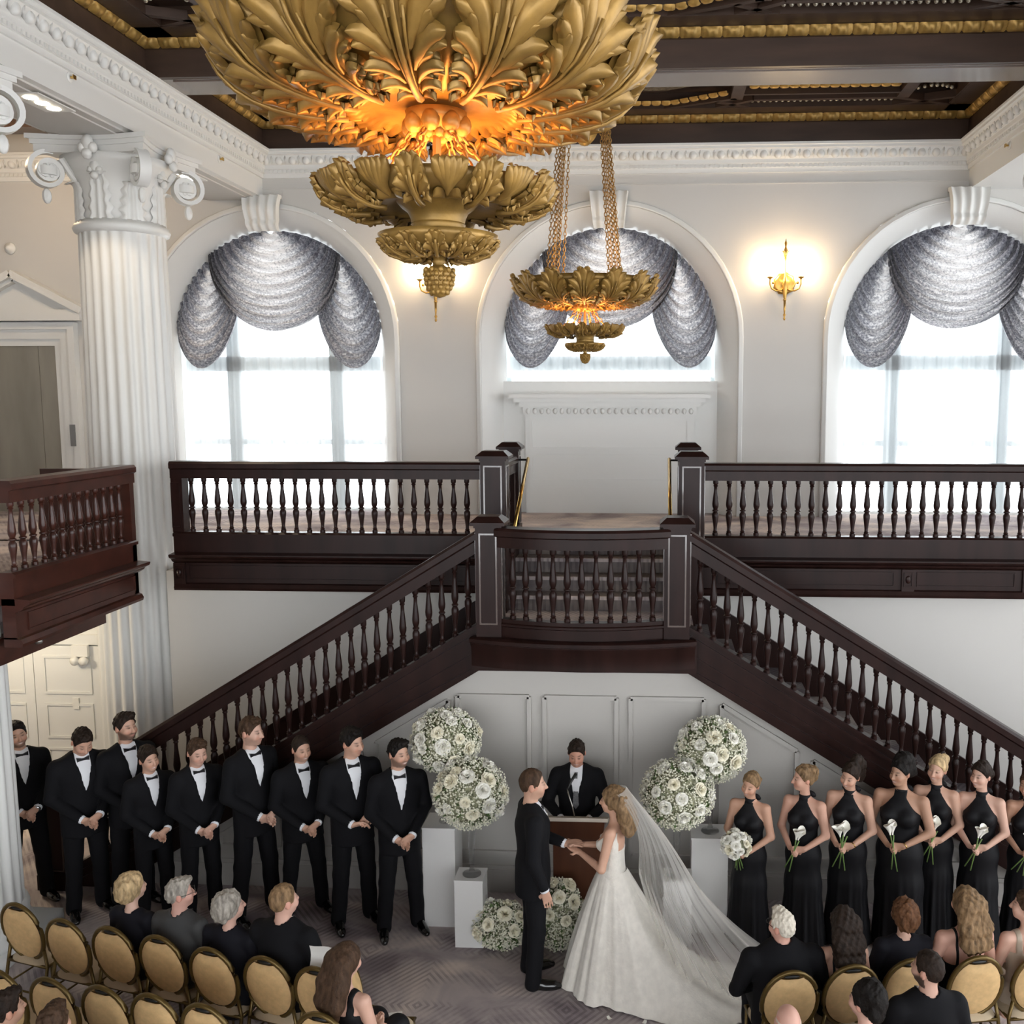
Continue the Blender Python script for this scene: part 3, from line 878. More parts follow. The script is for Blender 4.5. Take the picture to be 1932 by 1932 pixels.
struct(MB().box(XS-4.7, XS+4.7, 9.385, 9.42, 0.0, 0.24).box(XS-4.62, XS+4.62, 9.40, 9.42, 0.24, 0.28).build('baseboard_under_stairs', UPANEL))
OUTLET = M('black_outlet', (0.02,0.02,0.02), 0.4)
o_ = tag(MB().box(-3.79,-3.71,9.37,9.386,0.10,0.22).build('wall_outlet', M('outlet_plate',(0.5,0.48,0.45),0.4)), 'wall outlet low on the panelled wall between two groomsmen', 'outlet')
MB().box(-3.775,-3.725,9.366,9.371,0.12,0.15).box(-3.775,-3.725,9.366,9.371,0.17,0.20).build('socket', OUTLET, o_)

# gallery balustrades: section written along +x, front towards -y, origin at the rail centre
def balustrade(name, label, L, loc, rz, mat, end0=True, blocks=()):
    t = thing(name, label, 'balustrade', loc, rz)
    fr = [((0,0,0),(0,1,0),(0,0,1)), ((L,0,0),(0,1,0),(0,0,1))]
    MB().sweep([(a_, b_+4.10) for a_, b_ in RAILP], fr).build('handrail', mat, t, 'auto')
    MB().sweep([(-0.09,3.44),(-0.09,3.47),(-0.06,3.49),(0.06,3.49),(0.09,3.47),(0.09,3.44)], fr).build('bottom_rail', mat, t)
    MB().sweep([(-0.07,3.20),(-0.07,3.44),(0.07,3.44),(0.07,3.20)], fr).build('fascia', mat, t)
    MB().sweep([(-0.09,3.14),(-0.14,3.17),(-0.15,3.19),(-0.20,3.215),(-0.21,3.235),(-0.21,3.25),(-0.07,3.26),(0.05,3.26),(0.05,3.14)], fr).build('shelf_moulding', mat, t)
    MB().sweep([(-0.07,2.90),(-0.07,3.14),(0.05,3.14),(0.05,2.90)], fr).build('lower_fascia', mat, t)
    MB().sweep([(-0.11,2.83),(-0.12,2.86),(-0.10,2.90),(-0.06,2.915),(0.05,2.915),(0.05,2.83)], fr).build('bottom_moulding', mat, t)
    e = sorted([0.0] + list(blocks) + [L])
    for a, c in zip(e, e[1:]):
        if c - a < 0.5: continue
        p = MB(); frame_rect(p, a+0.16, c-0.08, 2.95, 3.11, -0.07, 0.012, 0.012); p.build('panel_moulding', mat, t)
    for x in ([0.0] if end0 else []) + list(blocks):
        p = MB().box(x-0.005, x+0.13, -0.10, 0.0, 2.84, 3.14); frame_rect(p, x+0.015, x+0.11, 2.95, 3.11, -0.10, 0.012, 0.01)
        k = p.build('carved_block', mat, t)
        MB().ell((x+0.062,-0.105,3.03),(0.03,0.012,0.045),8,5).build('carved_leaf', mat, k, True)
    x = 0.17 if end0 else 0.10
    if end0:
        p = MB().box(0, 0.13, -0.075, 0.075, 3.49, 4.10); frame_rect(p, 0.0, 0.10, 3.54, 4.05, -0.075, 0.012, 0.008); p.build('end_post', mat, t)
    n = int((L-x)/0.148)
    for i in range(n):
        link('baluster', BAL_G2 if mat is WOOD2 else BAL_G, t, (x+0.03+i*(L-x-0.06)/n, 0, 3.49))
    return t
LG = (XS-1.085-0.14) - (-5.44)
balustrade('gallery_balustrade', 'dark balustrade of the rear gallery between the column and the stair opening', LG, (-5.44, 10.78, 0), 0, WOOD)
balustrade('gallery_balustrade', 'dark balustrade of the rear gallery above the bridesmaids', 3.75, (XS+1.085+0.14, 10.78, 0), 0, WOOD, False, (2.16, 3.45))
bl = balustrade('balcony_balustrade', 'reddish dark balustrade of the side balcony in front of the elevator', 2.04, (-5.62, 8.08, 0), PI/2, WOOD2, False, ())
# underside box of the side balcony with its small knob
b = MB().box(0.0, 1.67, 0.10, 0.9, 2.66, 2.90); b.build('soffit_box', WOOD2, bl)
MB().box(1.96, 2.04, -0.07, 0.9, 2.85, 4.25).build('end_return', WOOD2, bl)
MB().ell((0.5, 0.07, 2.76),(0.03,0.04,0.03),10,6).build('knob', M('pewter_knob',(0.3,0.28,0.26),0.35,0.7), bl, True)
# ================================================================== CHANDELIERS
def prof_sampler(prof):
    P_ = [Vector((r, z)) for r, z in prof]
    L = [0.0]
    for a, b in zip(P_, P_[1:]): L.append(L[-1] + (b-a).length)
    T = L[-1]
    def at(v):
        s = v*T
        if s <= 0: i = 0
        elif s >= T: i = len(P_)-2
        else:
            i = 0
            while L[i+1] < s: i += 1
        t = (s-L[i])/(L[i+1]-L[i])
        p = P_[i] + (P_[i+1]-P_[i])*t
        # smooth tangent
        def tg(j):
            a = P_[max(0, j-1)]; b = P_[min(len(P_)-1, j+1)]
            return (b-a).normalized()
        tt = max(0, min(1, t))
        d = (tg(i)*(1-tt) + tg(i+1)*tt).normalized()
        n = Vector((d.y, -d.x))          # outward / downward normal
        return p, n
    return at
def leaf_mesh(name, prof, half, lobes, mat, hscale=1.0, stem=True, smooth=True, nt=9, nc=6):
    at = prof_sampler(prof)
    b = MB()
    def to3(u, v, h):
        p, n = at(v)
        q = p + n*h
        a = u*half
        return (q.x*math.cos(a-PI/2), q.x*math.sin(a-PI/2), q.y)
    for (u0, v0, u1, v1, w, h0, curl) in lobes:
        cu, cv = u0 + (u1-u0)*0.25, v0 + (v1-v0)*0.68
        def fn(t, c_, u0=u0, v0=v0, u1=u1, v1=v1, w=w, h0=h0, curl=curl, cu=cu, cv=cv):
            c = c_*2-1; t = 1-(1-t)**1.7
            def bz(t):
                return ((1-t)**2*u0 + 2*t*(1-t)*cu + t*t*u1, (1-t)**2*v0 + 2*t*(1-t)*cv + t*t*v1)
            x, y = bz(t); x2, y2 = bz(min(1, t+0.02)); x1_, y1_ = bz(max(0, t-0.02))
            dx, dy = x2-x1_, (y2-y1_)
            # aspect: u unit is half*R wide, v unit is profile length
            L = math.hypot(dx*asp, dy) or 1e-6
            nx, ny = dy/L/asp, -dx*asp/L
            tt = 0.74
            wid = w*(0.30+0.70*math.sin(PI/2*min(1, t/tt)))*(math.sqrt(max(0.0, 1-((t-tt)/(1-tt))**2)) if t > tt else 1)
            if t > 0.9999: wid = w*0.06
            wid *= 1 + 0.10*math.cos(t*PI*7)
            h = h0 + 0.026*(1-c*c)*(0.35+0.65*t) + 0.40*curl*t**3 - 0.014*c*c - (0.006*(1-abs(c)*3) if abs(c) < 0.3 else 0)
            return to3(x + nx*c*wid, y + ny*c*wid, h*hscale)
        b.grid(fn, nt, nc)
    if stem:
        b.tube([to3(0, v, (0.045+0.01*v)*hscale) for v in [i/8*0.9 for i in range(9)]], [0.016*hscale*(1-0.6*i/8)+0.003 for i in range(9)], 6)
        for s in (-1, 1):
            b.tube([to3(s*0.05*(1+3*v), v, 0.04*hscale) for v in [i/6*0.8 for i in range(7)]], 0.006*hscale+0.002, 5)
    return b.mesh(name, mat, True)
def mir(l): return l + [(-a, b, -c, d, e, f, g) for a, b, c, d, e, f, g in l if abs(c) > 1e-6]
BOWL = [(0.36,6.18),(0.46,6.175),(0.58,6.19),(0.69,6.215),(0.77,6.26),(0.83,6.32),(0.86,6.38),(0.875,6.44)]
asp = 0.26
def acanthus(majors, wl, hl):
    L_ = []
    for (v0, u1, v1, sz) in majors:
        L_.append((0.05, v0, u1*0.92, v1-0.01, wl*1.25*sz, 0.0, 0.02))
        bu, bv = 0.05+(u1-0.05)*0.18, v0+(v1-v0)*0.30
        for (du, dv, k, hh) in ((-0.26, 0.085, 0.95, 0.012), (0.04, -0.075, 0.85, 0.020), (0.0, 0.01, 1.0, 0.036)):
            L_.append((bu, bv, u1+du*sz, v1+dv*sz, wl*0.72*k*sz, hh*hl, 0.07))
    return L_
BIGLOBES = mir(acanthus([(0.60,0.50,1.06,1.05),(0.42,0.86,0.92,1.15),(0.27,0.90,0.70,1.0),(0.15,0.90,0.49,0.9),(0.05,0.86,0.30,0.8),(-0.03,0.72,0.13,0.7)], 0.070, 1.0)) + [(0,0.5,0,1.12,0.075,0.02,0.08)]
BIGLEAF = leaf_mesh('acanthus_leaf', BOWL, PI/14*1.02, BIGLOBES, GOLDD, 0.82)
T2P = [(0.28,5.79),(0.35,5.79),(0.42,5.81),(0.455,5.835),(0.472,5.865),(0.478,5.895)]
asp = 0.5
FAN = [(0, 0.35, u, 1.05-0.05*abs(u), 0.16, 0.01+0.01*(1-abs(u)), 0.03) for u in (-0.85,-0.5,-0.17,0.17,0.5,0.85)]
MEDL = mir(acanthus([(0.40,0.55,1.0,1.3),(0.22,0.85,0.72,1.2),(0.05,0.85,0.36,1.1)], 0.13, 0.8)) + [(0,0.4,0,1.08,0.14,0.02,0.06)]
T2LEAF = leaf_mesh('acanthus_leaf', T2P, PI/20*1.05, MEDL, GOLDD, 0.62, True, True, 7, 4)
T2FAN = leaf_mesh('shell_leaf', T2P, PI/20*1.05, FAN + mir([(0.1,0.0,0.9,0.35,0.2,0.0,0.03)]), GOLDD, 0.62, False, True, 7, 4)
T3P = [(0.09,5.61),(0.145,5.605),(0.19,5.618),(0.222,5.64),(0.235,5.663)]
T3LEAF = leaf_mesh('acanthus_leaf', T3P, PI/12*1.05, MEDL, GOLDD, 0.42, True, True, 7, 4)
def bowl_shell():
    prof = [(0.02,6.215),(0.27,6.21),(0.28,6.20),(0.31,6.195),(0.33,6.185),(0.40,6.18)] + [(r-0.02, z+0.02) for r, z in BOWL[1:]] + [(0.82,6.44),(0.78,6.36),(0.62,6.29),(0.4,6.26),(0.02,6.25)]
    seg = 168; n = len(prof); b = MB(); vs_ = []
    for i in range(seg):
        a = 2*PI*i/seg
        for r, z in prof[:]:
            k = 0.0
            if 0.31 < r < 0.74 and z < 6.25: k = 0.014*math.cos(42*a) + 0.005*math.cos(84*a+1)
            vs_.append((r*math.cos(a), r*math.sin(a), z + k))
    fs = [(i*n+j, ((i+1)%seg)*n+j, ((i+1)%seg)*n+j+1, i*n+j+1) for i in range(seg) for j in range(n-1)]
    return b.add(vs_, fs).mesh('bowl', GOLDD, True)
BOWLM = bowl_shell()
T2M = MB().lathe([(0.14,5.835),(0.20,5.81),(0.28,5.80),(0.35,5.802),(0.41,5.82),(0.44,5.845),(0.455,5.88),(0.43,5.88),(0.39,5.855),(0.3,5.84),(0.1,5.84)], 40, (0,0,0), lambda a, z: 1+0.012*math.cos(40*a)).mesh('tier_dish', GOLDD, True)
NECKM = MB().lathe([(0.175,5.822),(0.155,5.800),(0.128,5.78),(0.116,5.755),(0.112,5.735),(0.115,5.73),(0.112,5.725),(0.114,5.70),(0.127,5.675),(0.145,5.655),(0.10,5.645)], 28).mesh('neck', GOLDD, 'auto')
T3M = MB().lathe([(0.02,5.615),(0.10,5.61),(0.16,5.61),(0.21,5.63),(0.24,5.655),(0.255,5.685),(0.22,5.68),(0.12,5.665)], 32).mesh('tier_dish', GOLDD, True)
def pineapple():
    b = MB().lathe([(0.028,5.60),(0.024,5.585),(0.030,5.575),(0.020,5.565),(0.035,5.555),(0.058,5.545),(0.060,5.53),(0.056,5.49),(0.044,5.455),(0.024,5.432),(0.0,5.425)], 16)
    for j in range(6):
        z = 5.54-0.018*j; r = (0.060,0.060,0.058,0.054,0.046,0.034)[j]
        for i in range(10):
            a = 2*PI*(i+0.5*(j%2))/10
            b.ell((r*math.cos(a), r*math.sin(a), z), (0.012,0.012,0.014), 5, 4)
    return b.mesh('pineapple_finial', GOLDD, True)
PINE = pineapple()
def hub():
    b = MB().lathe([(0.02,6.20),(0.13,6.19),(0.12,6.15),(0.07,6.11),(0.03,6.10),(0.0,6.09)], 20)
    for i in range(8):
        a = i*PI/4
        b.ell((0.11*math.cos(a), 0.11*math.sin(a), 6.135), (0.040,0.040,0.045), 8, 6, Matrix.Rotation(a,3,'Z'))
        b.ell((0.055*math.cos(a+.4), 0.055*math.sin(a+.4), 6.11), (0.024,0.024,0.032), 6, 4)
    return b.mesh('hub_rosette', GOLDD, True)
HUB = hub()
def chain_mesh(name, a, b, ln, wd, r, mat):
    a, b = Vector(a), Vector(b)
    d = b-a; n = max(2, int(d.length/(ln*0.78))); dn = d.normalized()
    s1 = dn.cross(Vector((0.3,0.9,0.1))).normalized(); s2 = dn.cross(s1)
    m_ = MB()
    for i in range(n):
        c = a + d*((i+0.5)/n); s = s1 if i % 2 else s2
        pts = []
        for k in range(10):
            q = 2*PI*k/10
            pts.append(c + dn*(math.cos(q)*ln/2) + s*(math.sin(q)*wd/2*(1.0 if abs(math.cos(q)) < 0.9 else 0.8)))
        m_.tube(pts, r, 5, True)
    return m_.mesh(name, mat, True)
CHAING = M('chain_gold', (0.36,0.20,0.06), 0.4, 0.7)
def chandelier(label, x, y):
    c = thing('chandelier', label, 'chandelier', (x, y, 0), 0, 'gilded acanthus chandeliers')
    bw = link('bowl', BOWLM, c)
    for i in range(14):
        link('acanthus_leaf', BIGLEAF, bw, (0,0,0), 2*PI*(i+0.12)/14)
    link('hub_rosette', HUB, c)
    t2 = link('middle_tier', T2M, c)
    for i in range(20):
        link('shell_leaf' if i % 2 else 'acanthus_leaf', T2FAN if i % 2 else T2LEAF, t2, (0,0,0), 2*PI*i/20)
    link('neck', NECKM, c)
    t3 = link('lower_tier', T3M, c)
    for i in range(12): link('acanthus_leaf', T3LEAF, t3, (0,0,0), 2*PI*(i+0.3)/12)
    link('pineapple_finial', PINE, c)
    link('inner_rod', MB().lathe([(0.018,5.66),(0.018,6.20)],8).mesh('inner_rod', CHAING), c)
    for i in range(6):
        a = 2*PI*(i+0.25)/6
        link('chain', LOWCH, c, (0,0,0), a)
    for i in range(4):
        for j in (-1, 0, 1):
            a = PI/4 + i*PI/2 + j*0.16
            link('chain', UPCH, c, (0,0,0), a)
    link('ceiling_rose', ROSEM, c)
    # bulbs of the middle tier glow up into the bowl, bulbs of the bowl light the ceiling
    for i in range(5):
        a = 2*PI*i/5
        link('bulb', BULBM, c, (0.27*math.cos(a), 0.27*math.sin(a), 5.86))
    ld = bpy.data.lights.new('chandelier_glow', 'AREA'); ld.shape = 'DISK'; ld.size = 0.62; ld.energy = 12; ld.color = (1.0,0.42,0.12)
    lo = bpy.data.objects.new('chandelier_glow', ld); COL.objects.link(lo); lo.parent = c; lo.location = (0,0,5.885); lo.rotation_euler = (PI,0,0)
    ld = bpy.data.lights.new('chandelier_glow', 'POINT'); ld.energy = 16; ld.color = (1.0,0.72,0.42); ld.shadow_soft_size = 0.25
    lo = bpy.data.objects.new('chandelier_glow', ld); COL.objects.link(lo); lo.parent = c; lo.location = (0,0,6.75)
LOWCH = chain_mesh('chain', (0.10,0,6.11), (0.30,0,5.85), 0.058, 0.032, 0.0055, CHAING)
UPCH = chain_mesh('chain', (0.56,0,6.40), (0.30,0,8.98), 0.062, 0.036, 0.0055, CHAING)
ROSEM = MB().lathe([(0.0,8.10),(0.05,8.12),(0.10,8.18),(0.13,8.24),(0.10,8.30),(0.03,8.34),(0.025,9.05)],14,(0,0,0),lambda a,z:1+0.18*math.cos(7*a)).mesh('ceiling_rose', GOLD, True)
BULB = M('warm_bulb', (1,0.8,0.5), 0.4, emit=(1.0,0.55,0.24,2.0))
BULBM = MB().ell((0,0,0),(0.025,0.025,0.035),8,6).mesh('bulb', BULB, True)
chandelier('huge gilded acanthus leaf chandelier hanging nearest, cut by the top edge', -0.93, 4.25)
chandelier('gilded acanthus leaf chandelier hanging in front of the middle arched window', -0.90, 12.6)

# ================================================================== SCONCES
SGOLD = M('sconce_gold', (0.50,0.30,0.08), 0.3, 0.85)
SHADE = M('sconce_opal_globe', (1,0.95,0.85), 0.5, emit=(1.0,0.80,0.50,26))
def sconce(x, label):
    s = thing('wall_sconce', label, 'wall sconce', (x, YW, 6.60), 0, 'gilt twin arm sconces')
    MB().lathe([(0,0),(0.15,0.0),(0.155,0.02),(0.12,0.035),(0.10,0.03),(0.05,0.06),(0,0.07)],18,(0,0,0),lambda a,z:1+0.06*math.cos(9*a)).xf(Matrix.Rotation(PI/2,4,'X')).build('backplate', SGOLD, s, True)
    MB().lathe([(0,-0.52),(0.012,-0.51),(0.018,-0.49),(0.008,-0.47),(0.022,-0.44),(0.010,-0.42),(0.014,-0.36),(0.018,-0.24),(0.030,-0.235),(0.016,-0.22),(0.022,-0.20),(0.036,-0.10),(0.042,-0.02),(0.030,0.04),(0.012,0.10),(0.009,0.30),(0.016,0.34),(0.010,0.37),(0.028,0.45),(0.010,0.50),(0.020,0.55),(0.008,0.58),(0.0,0.62)],10).build('torch_stem', SGOLD, s, True, (0,-0.09,0))
    for a in range(6):
        q = a*PI/3
        MB().tube([(0.01*math.cos(q),0.01*math.sin(q),0.36),(0.03*math.cos(q),0.03*math.sin(q),0.43),(0.055*math.cos(q),0.055*math.sin(q),0.45)],[0.008,0.007,0.002],5).build('leaf_tip', SGOLD, s, True, (0,-0.09,0))
    for k in (-1, 1):
        arm = MB().tube([(0,-0.08,-0.06),(k*0.06,-0.10,-0.10),(k*0.13,-0.12,-0.11),(k*0.19,-0.13,-0.08),(k*0.215,-0.13,-0.02),(k*0.215,-0.13,0.06)],0.011,7)
        arm.ell((k*0.17,-0.125,0.0),(0.02,0.02,0.02),7,5)
        arm.lathe([(0.01,0.05),(0.045,0.075),(0.048,0.082),(0.015,0.085),(0.013,0.12)],12,(k*0.215,-0.13,0))
        ao = arm.build('arm', SGOLD, s, True)
        MB().lathe([(0.02,0.11),(0.06,0.14),(0.082,0.20),(0.078,0.26),(0.055,0.31),(0.05,0.33),(0.0,0.33)],16,(k*0.215,-0.13,0)).build('lamp_shade', SHADE, ao, True)
        ld = bpy.data.lights.new('sconce_light', 'POINT'); ld.energy = 6; ld.color = (1.0,0.60,0.28); ld.shadow_soft_size = 0.09
        lo = bpy.data.objects.new('sconce_light', ld); COL.objects.link(lo); lo.parent = s; lo.location = (k*0.215,-0.24,0.24)
sconce(XC+2.49, 'gilt twin arm wall sconce lit between the middle and far window arches')
sconce(XC-2.49, 'gilt twin arm wall sconce glowing behind the finial of the near chandelier')

# ================================================================== CURTAINS
def fabric_mat():
    m = bpy.data.materials.new('mottled_swag_fabric'); m.use_nodes = True
    nt = m.node_tree; N, L = nt.nodes, nt.links
    b = N['Principled BSDF']; out = N['Material Output']
    b.inputs['Roughness'].default_value = 0.75; b.inputs['Sheen Weight'].default_value = 0.3
    tc = N.new('ShaderNodeTexCoord')
    n1 = N.new('ShaderNodeTexNoise'); n1.inputs['Scale'].default_value = 32; n1.inputs['Detail'].default_value = 6; n1.inputs['Roughness'].default_value = 0.7
    L.new(tc.outputs['Object'], n1.inputs['Vector'])
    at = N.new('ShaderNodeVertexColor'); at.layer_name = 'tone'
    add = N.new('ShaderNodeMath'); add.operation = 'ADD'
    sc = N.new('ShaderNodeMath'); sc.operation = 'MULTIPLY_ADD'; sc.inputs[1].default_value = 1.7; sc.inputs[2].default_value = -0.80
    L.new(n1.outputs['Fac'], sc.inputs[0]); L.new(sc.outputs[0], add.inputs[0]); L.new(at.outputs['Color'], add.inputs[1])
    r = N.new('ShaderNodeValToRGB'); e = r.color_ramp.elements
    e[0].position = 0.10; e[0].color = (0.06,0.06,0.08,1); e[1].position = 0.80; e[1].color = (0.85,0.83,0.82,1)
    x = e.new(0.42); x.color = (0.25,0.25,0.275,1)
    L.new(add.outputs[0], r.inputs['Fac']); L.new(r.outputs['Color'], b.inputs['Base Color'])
    tr = N.new('ShaderNodeBsdfTranslucent'); L.new(r.outputs['Color'], tr.inputs['Color'])
    mx = N.new('ShaderNodeMixShader'); mx.inputs[0].default_value = 0.22
    L.new(b.outputs[0], mx.inputs[1]); L.new(tr.outputs[0], mx.inputs[2]); L.new(mx.outputs[0], out.inputs[0])
    return m
FAB = fabric_mat()
def sheer_mat():
    m = bpy.data.materials.new('sheer_voile'); m.use_nodes = True
    nt = m.node_tree; N, L = nt.nodes, nt.links
    out = N['Material Output']; N.remove(N['Principled BSDF'])
    d = N.new('ShaderNodeBsdfDiffuse'); d.inputs[0].default_value = (0.9,0.93,0.94,1)
    tl = N.new('ShaderNodeBsdfTranslucent'); tl.inputs[0].default_value = (0.9,0.93,0.94,1)
    tp = N.new('ShaderNodeBsdfTransparent')
    m1 = N.new('ShaderNodeMixShader'); m1.inputs[0].default_value = 0.6; L.new(d.outputs[0], m1.inputs[1]); L.new(tl.outputs[0], m1.inputs[2])
    m2 = N.new('ShaderNodeMixShader'); m2.inputs[0].default_value = 0.52; L.new(m1.outputs[0], m2.inputs[1]); L.new(tp.outputs[0], m2.inputs[2])
    L.new(m2.outputs[0], out.inputs[0])
    return m
SHEER = sheer_mat()
def fold_mesh(name, fn, nu, nv, tone, mat):
    b = MB().grid(fn, nu, nv)
    me = bpy.data.meshes.new(name); me.from_pydata(b.v, [], b.f); me.materials.append(mat)
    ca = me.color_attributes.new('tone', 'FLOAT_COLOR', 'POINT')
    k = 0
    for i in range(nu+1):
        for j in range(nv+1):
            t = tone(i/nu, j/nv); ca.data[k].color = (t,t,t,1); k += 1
    me.shade_smooth()
    return me
rs = random.Random(3)
def centre_swag():
    ph = [rs.random()*6 for _ in range(6)]
    def fn(u, v):
        a = PI*u; s = math.sin(a)
        xe = 0.10 + 0.885*(1-(1-v)**2.3)
        f = math.sin(2*PI*10*v + 0.7*math.sin(3*a+ph[0])) + 0.5*math.sin(2*PI*19*v + ph[1] + 1.2*math.sin(2*a))
        zA = ZSP + math.sqrt(1.585**2 - xe*xe)
        D = 0.04 + 1.07*v
        x = -xe*math.cos(a)
        z = zA - D*(s**(1.5-0.62*v)) + 0.010*f*s
        y = -0.05 - 0.15*s*math.sin(PI*min(1, v*0.9+0.1)) - 0.056*f*(0.65+0.35*s)
        return (x, y, z)
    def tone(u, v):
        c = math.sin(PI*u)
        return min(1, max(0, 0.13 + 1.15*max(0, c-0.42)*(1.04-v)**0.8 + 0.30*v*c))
    return fold_mesh('centre_swag', fn, 44, 170, tone, FAB)
def side_swag(s):
    def fn(u, v):
        I = Vector((0.90-0.30*v, 7.10-0.70*v))
        th = math.acos(0.62 - 0.0) ; a0, a1 = math.radians(52), math.radians(7)
        a = a0 + (a1-a0)*v
        O = Vector((1.575*math.cos(a), ZSP+1.575*math.sin(a)))
        D = 0.08 + 0.70*v
        p = I.lerp(O, u); sg = math.sin(PI*u)**0.55
        f = math.sin(2*PI*9*v + 0.6*math.sin(2*PI*u)) + 0.5*math.sin(2*PI*17*v+2)
        z = p.y - D*sg + 0.010*f*math.sin(PI*u)
        y = 0.02 - 0.10*sg*(0.3+0.7*v) - 0.048*f*(0.6+0.4*math.sin(PI*u))
        return (s*p.x, y, z)
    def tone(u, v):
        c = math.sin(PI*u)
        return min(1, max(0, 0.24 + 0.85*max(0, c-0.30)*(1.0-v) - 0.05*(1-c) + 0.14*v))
    return fold_mesh('side_swag', fn, 32, 150, tone, FAB)
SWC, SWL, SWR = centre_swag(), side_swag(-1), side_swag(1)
def sheer_mesh(zb, sd):
    r = random.Random(sd); ph = [r.random()*6.28 for _ in range(5)]
    nx = 200; vs_, fs = [], []
    for i in range(nx+1):
        x = -1.575 + 3.15*i/nx
        zt = ZSP + math.sqrt(max(0, 1.578**2 - x*x))
        y = 0.03*math.sin(x*31+ph[0]+1.5*math.sin(x*3)) + 0.018*math.sin(x*67+ph[1]) + 0.012*math.sin(x*13+ph[2])
        zz = zb + (0.03*math.sin(x*31+ph[0]) if zb > 4 else 0)
        for t in (0, 0.35, 0.7, 1.0):
            vs_.append((x, y*(1.0 - 0.35*t), zz + (zt-zz)*t))
    for i in range(nx):
        for j in range(3):
            fs.append((i*4+j, (i+1)*4+j, (i+1)*4+j+1, i*4+j+1))
    me = bpy.data.meshes.new('sheer_curtain'); me.from_pydata(vs_, [], fs); me.materials.append(SHEER); me.shade_smooth()
    return me
WN = ['window beside the fluted column', 'middle window above the white mantel', 'window above the bridesmaids']
for k, c in enumerate(ARCH):
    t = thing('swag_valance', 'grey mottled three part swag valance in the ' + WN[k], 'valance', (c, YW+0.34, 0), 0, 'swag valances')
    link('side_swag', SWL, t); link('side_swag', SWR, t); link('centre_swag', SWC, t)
    tag(link('sheer_curtain', sheer_mesh(Z2+0.02 if k != 1 else 5.27, k+5), None, (c, YW+0.48, 0)), ('short ' if k == 1 else 'long ') + 'white sheer curtain hanging in the ' + WN[k], 'curtain', 'sheer curtains')
# ================================================================== PEOPLE
class Sdf:
    """smooth union of tapered capsules and ellipsoids, meshed with surface nets"""
    def __init__(s): s.p = []
    def cone(s, a, b, ra, rb, k=0.02, sy=1.0, op=1, M_=None):
        a, b = Vector(a), Vector(b)
        if M_ is not None: a, b = M_ @ a, M_ @ b
        s.p.append(('c', np.array(a, np.float32), np.array(b, np.float32), ra, rb, k, sy, op)); return s
    def ell(s, c, r, k=0.02, rot=None, op=1, M_=None):
        c = Vector(c); R = rot or Matrix.Identity(3)
        if M_ is not None: c = M_ @ c; R = M_.to_3x3() @ R
        s.p.append(('e', np.array(c, np.float32), np.array([list(x) for x in R], np.float32), np.array(r, np.float32), 0, k, 1.0, op)); return s
    def chain(s, pts, rs_, k=0.02, sy=1.0):
        for i in range(len(pts)-1): s.cone(pts[i], pts[i+1], rs_[i], rs_[i+1], k, sy)
        return s
    def bounds(s):
        lo, hi = [], []
        for q in s.p:
            if q[7] < 0: continue
            if q[0] == 'c':
                r = max(q[3], q[4]); lo.append(np.minimum(q[1], q[2])-r); hi.append(np.maximum(q[1], q[2])+r)
            else:
                e = np.abs(q[2]) @ q[3]; lo.append(q[1]-e); hi.append(q[1]+e)
        return np.min(lo, 0)-0.03, np.max(hi, 0)+0.03
    def field(s, X, Y, Z, f=None):
        if f is None: f = np.full((len(X), len(Y), len(Z)), 0.2, np.float32)
        ax = (X, Y, Z)
        for q in s.p:
            k = q[5]; mg = 2.2*k + 0.035
            if q[0] == 'c':
                r = max(q[3], q[4]); lo, hi = np.minimum(q[1], q[2])-r-mg, np.maximum(q[1], q[2])+r+mg
            else:
                e = np.abs(q[2]) @ q[3]; lo, hi = q[1]-e-mg, q[1]+e+mg
            sl = []
            for i in range(3):
                i0, i1 = np.searchsorted(ax[i], lo[i]), np.searchsorted(ax[i], hi[i]); sl.append(slice(i0, i1))
            if any(x.stop - x.start < 1 for x in sl): continue
            x, y, z = X[sl[0]][:, None, None], Y[sl[1]][None, :, None], Z[sl[2]][None, None, :]
            if q[0] == 'c':
                a, b, ra, rb, sy = q[1], q[2], q[3], q[4], q[6]
                ba = (b-a).copy(); iy = 1.0/sy
                bx, by, bz = ba[0], ba[1]*iy, ba[2]; L2 = bx*bx+by*by+bz*bz+1e-9
                dx, dy, dz = x-a[0], (y-a[1])*iy, z-a[2]
                t = np.clip((dx*bx+dy*by+dz*bz)/L2, 0, 1)
                d = np.sqrt((dx-t*bx)**2+(dy-t*by)**2+(dz-t*bz)**2) - (ra+(rb-ra)*t)
                if sy != 1.0: d = d*(0.5+0.5*sy)
            else:
                c, R, r = q[1], q[2], q[3]
                dx, dy, dz = x-c[0], y-c[1], z-c[2]
                u = (R[0,0]*dx+R[1,0]*dy+R[2,0]*dz)/r[0]; v = (R[0,1]*dx+R[1,1]*dy+R[2,1]*dz)/r[1]; w = (R[0,2]*dx+R[1,2]*dy+R[2,2]*dz)/r[2]
                k0 = np.sqrt(u*u+v*v+w*w)+1e-6; k1 = np.sqrt((u/r[0])**2+(v/r[1])**2+(w/r[2])**2)+1e-6
                d = k0*(k0-1)/k1
            g = f[tuple(sl)]
            if q[7] > 0:
                h = np.maximum(k-np.abs(g-d), 0)/k
                f[tuple(sl)] = np.minimum(g, d) - h*h*k*0.25
            else:
                h = np.maximum(k-np.abs(g+d), 0)/k
                f[tuple(sl)] = np.maximum(g, -d) + h*h*k*0.25
        return f
